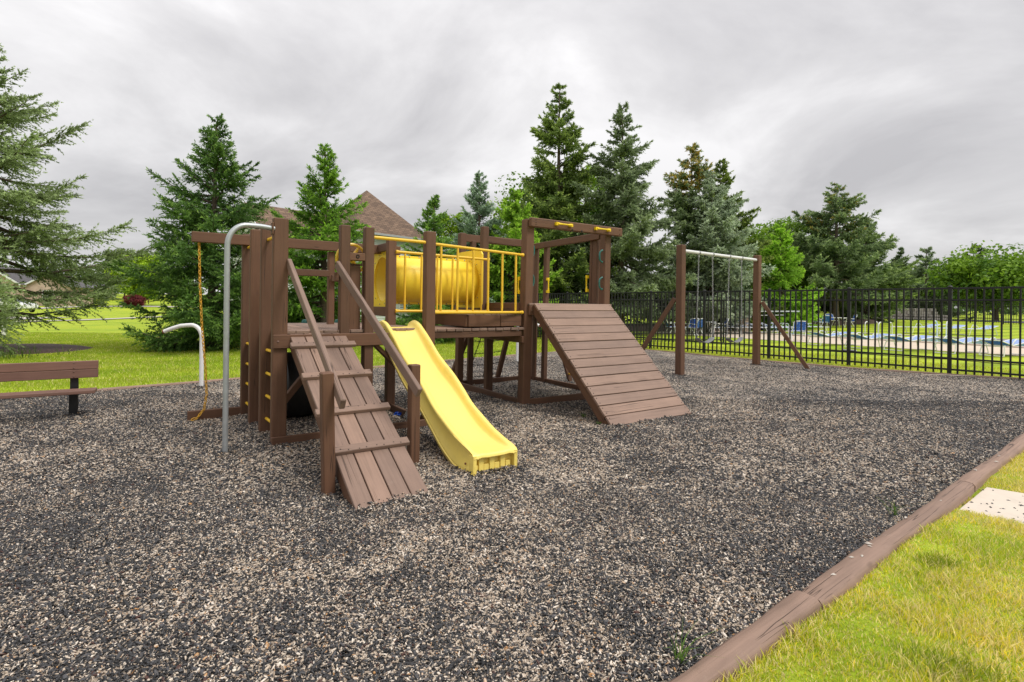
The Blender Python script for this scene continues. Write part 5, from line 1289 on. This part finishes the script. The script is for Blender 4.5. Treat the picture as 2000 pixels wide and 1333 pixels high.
g.build('gutter', 'greytrim', HO)
wg = [(-5.9, 0, 5.0), (-.03, 0, 5.0), (-.03, 3.0, 7.6), (-5.9, 3.0, 7.6)]; wg2 = [(-.03, 6.0, 5.0), (-5.9, 6.0, 5.0), (-5.9, 3.0, 7.6), (-.03, 3.0, 7.6)]
uvquad('roof', [wg, wg2], 'shingle', HO)
uvquad('gable_wall', [((-5.5, 5.6, 4.99), (-5.5, .4, 4.99), (-5.5, 3.0, 7.3))], 'siding', HO)
for p0, p1 in (((-5.92, -.02, 4.98), (-5.92, 3.0, 7.6)), ((-5.92, 6.02, 4.98), (-5.92, 3.0, 7.6))): beam('fascia', p0, p1, .05, .2, 'trim', HO)
beam('gutter', (-5.9, -.05, 4.93), (-.05, -.05, 4.93), .1, .12, 'greytrim', HO)
for x, z in ((1.5, 4.6), (4.3, 4.6), (1.5, 1.6), (4.3, 1.6), (-3, 3.4), (-3, 1.2)): window(HO, x, 0 if x > 0 else .4, z, 1.0, 1.4)
# brick houses far left
hx, hy = at(163, 112); HB = empty('brick_house', (hx, hy, zt(hx, hy)), R_(14), label='pink brick house with a gabled front seen past the left spruce', category='house')
def gable(parent, x0, x1, y0, y1, ze, zr):
    uvquad('wall', [((x0, y0, -.5), (x1, y0, -.5), (x1, y0, ze), ((x0+x1)/2, y0, zr), (x0, y0, ze)), ((x1, y0, -.5), (x1, y1, -.5), (x1, y1, ze), (x1, y0, ze)), ((x0, y1, -.5), (x0, y0, -.5), (x0, y0, ze), (x0, y1, ze))], 'housebrick', parent)
    xm = (x0+x1)/2; o = .35
    uvquad('roof', [((x1+o, y0-o, ze-.2), (x1+o, y1, ze-.2), (xm, y1, zr+.1), (xm, y0-o, zr+.1)), ((x0-o, y1, ze-.2), (x0-o, y0-o, ze-.2), (xm, y0-o, zr+.1), (xm, y1, zr+.1))], 'darkroof', parent)
    for p0, p1 in (((x0-o, y0-o-.03, ze-.25), (xm, y0-o-.03, zr+.05)), ((x1+o, y0-o-.03, ze-.25), (xm, y0-o-.03, zr+.05))): beam('fascia', p0, p1, .06, .22, 'trim', parent)
gable(HB, -2.6, 3.4, -4, 6, 2.3, 4.0); window(HB, -.4, -4, 1.2, .9, 1.3, grid=(2, 3)); window(HB, 1.6, -4, 1.0, .9, 1.3, grid=(2, 3)); window(HB, .6, -4, 2.9, .6, .8)
uvquad('wall', [((-9, -2, -.5), (-2.65, -2, -.5), (-2.65, -2, 2.4), (-9, -2, 2.4))], 'housebrick', HB); uvquad('roof', [((-9.4, -2.4, 2.3), (-2.65, -2.4, 2.3), (-2.65, 2, 4.1), (-9.4, 2, 4.1))], 'darkroof', HB); window(HB, -5.5, -2, 1.2, 1.2, 1.3)
hx, hy = at(40, 78); HC = empty('brick_house', (hx, hy, zt(hx, hy)), R_(20), label='larger brick house hidden behind the left spruce branches', category='house')
gable(HC, -6, 1, -3, 7, 3.2, 5.6); gable(HC, 1.1, 6.5, -1.5, 7, 3.0, 4.6); window(HC, -2.5, -3, 1.5, 1.4, 1.5); window(HC, 3.8, -1.5, 1.5, 1.2, 1.4)
for px, Y, lb in ((284, 92, 'grey lamp post left of the pair beside the red shrub'), (290, 88, 'black lamp post with white lantern right of the red shrub')):
    x, y = at(px, Y); o = empty('lamp_post', (x, y, zt(x, y)), 0, label=lb, category='lamp post', group='lamp posts by the red shrub')
    MB().tube([(0, 0, -.1), (0, 0, 1.75)], .05, 8).build('pole', 'black', o, True); MB().lathe([(.06, 1.75), (.2, 1.85), (.24, 2.2), (0, 2.2)], 8).build('lantern', 'white', o); MB().lathe([(.3, 2.2), (.06, 2.42), (0, 2.5)], 8).build('lantern_cap', 'black', o)
x, y = at(8, 21.6); mp_ = empty('white_post', (x, y, zt(x, y)), .3, label='square white post standing on the lawn at the left edge', category='post')
beam('shaft', (0, 0, -.1), (0, 0, 1.15), .11, .11, 'white', mp_, up=(0, 1, 0)); beam('cap', (0, 0, 1.16), (0, 0, 1.2), .16, .16, 'white', mp_, up=(0, 1, 0)); beam('sign_board', (-.62, 0, .80), (-.07, 0, .80), .05, .34, 'black', mp_)
x, y = at(26, 55); CR = empty('parked_car', (x, y, zt(x, y)+.06), R_(-12), label='white parked car glimpsed behind the left spruce branches', category='car')
bm = bmesh.new()
side = [(-2.1, .35), (-2.15, .75), (-1.9, .95), (-1.35, 1.02), (-.75, 1.42), (.55, 1.45), (1.35, 1.0), (2.1, .86), (2.2, .55), (2.1, .35)]
a = [bm.verts.new((px, -.85*(.86 if pz > 1.1 else 1), pz)) for px, pz in side]; b = [bm.verts.new((px, .85*(.86 if pz > 1.1 else 1), pz)) for px, pz in side]
bm.faces.new(a); bm.faces.new(b[::-1])
for i in range(len(side)): j = (i+1) % len(side); bm.faces.new((a[i], b[i], b[j], a[j]))
bmesh.ops.bevel(bm, geom=bm.edges[:], offset=.06, segments=2, affect='EDGES'); me = bpy.data.meshes.new('body'); bm.to_mesh(me); bm.free(); me.materials.append(MAT['carw']); body = link(bpy.data.objects.new('body', me), CR)
for s in (-1, 1):
    y_ = s*.80; MB().quad((-1.05, y_*1.03, 1.05), (-.68, y_*.965, 1.36), (.48, y_*.965, 1.38), (1.0, y_*1.03, 1.06)).build('window', 'glassdark', CR)
    for x_ in (-1.3, 1.35):
        wl = MB().lathe([(0, -.1), (.2, -.1), (.31, -.08), (.31, .08), (.2, .1), (0, .1)], 18, Matrix.Translation((x_, s*.80, .31)) @ Matrix.Rotation(R_(90), 4, 'X')).build('wheel', 'tyre', CR, True); MB().lathe([(0, .115), (.19, .105), (.19, -.105), (0, -.115)], 12, Matrix.Translation((x_, s*.80, .31)) @ Matrix.Rotation(R_(90), 4, 'X')).build('rim', 'galv', wl, True)
    MB().box((-2.12, s*.62, .8), (.08, .3, .14)).build('tail_light', 'red', CR); MB().box((2.1, s*.62, .72), (.12, .32, .12)).build('headlight', 'signw', CR)
MB().quad((-1.40, -.66, 1.04), (-.83, -.62, 1.41), (-.83, .62, 1.41), (-1.40, .66, 1.04)).build('rear_window', 'glassdark', CR); MB().quad((.62, -.62, 1.43), (1.33, -.68, 1.03), (1.33, .68, 1.03), (.62, .62, 1.43)).build('windscreen', 'glassdark', CR)
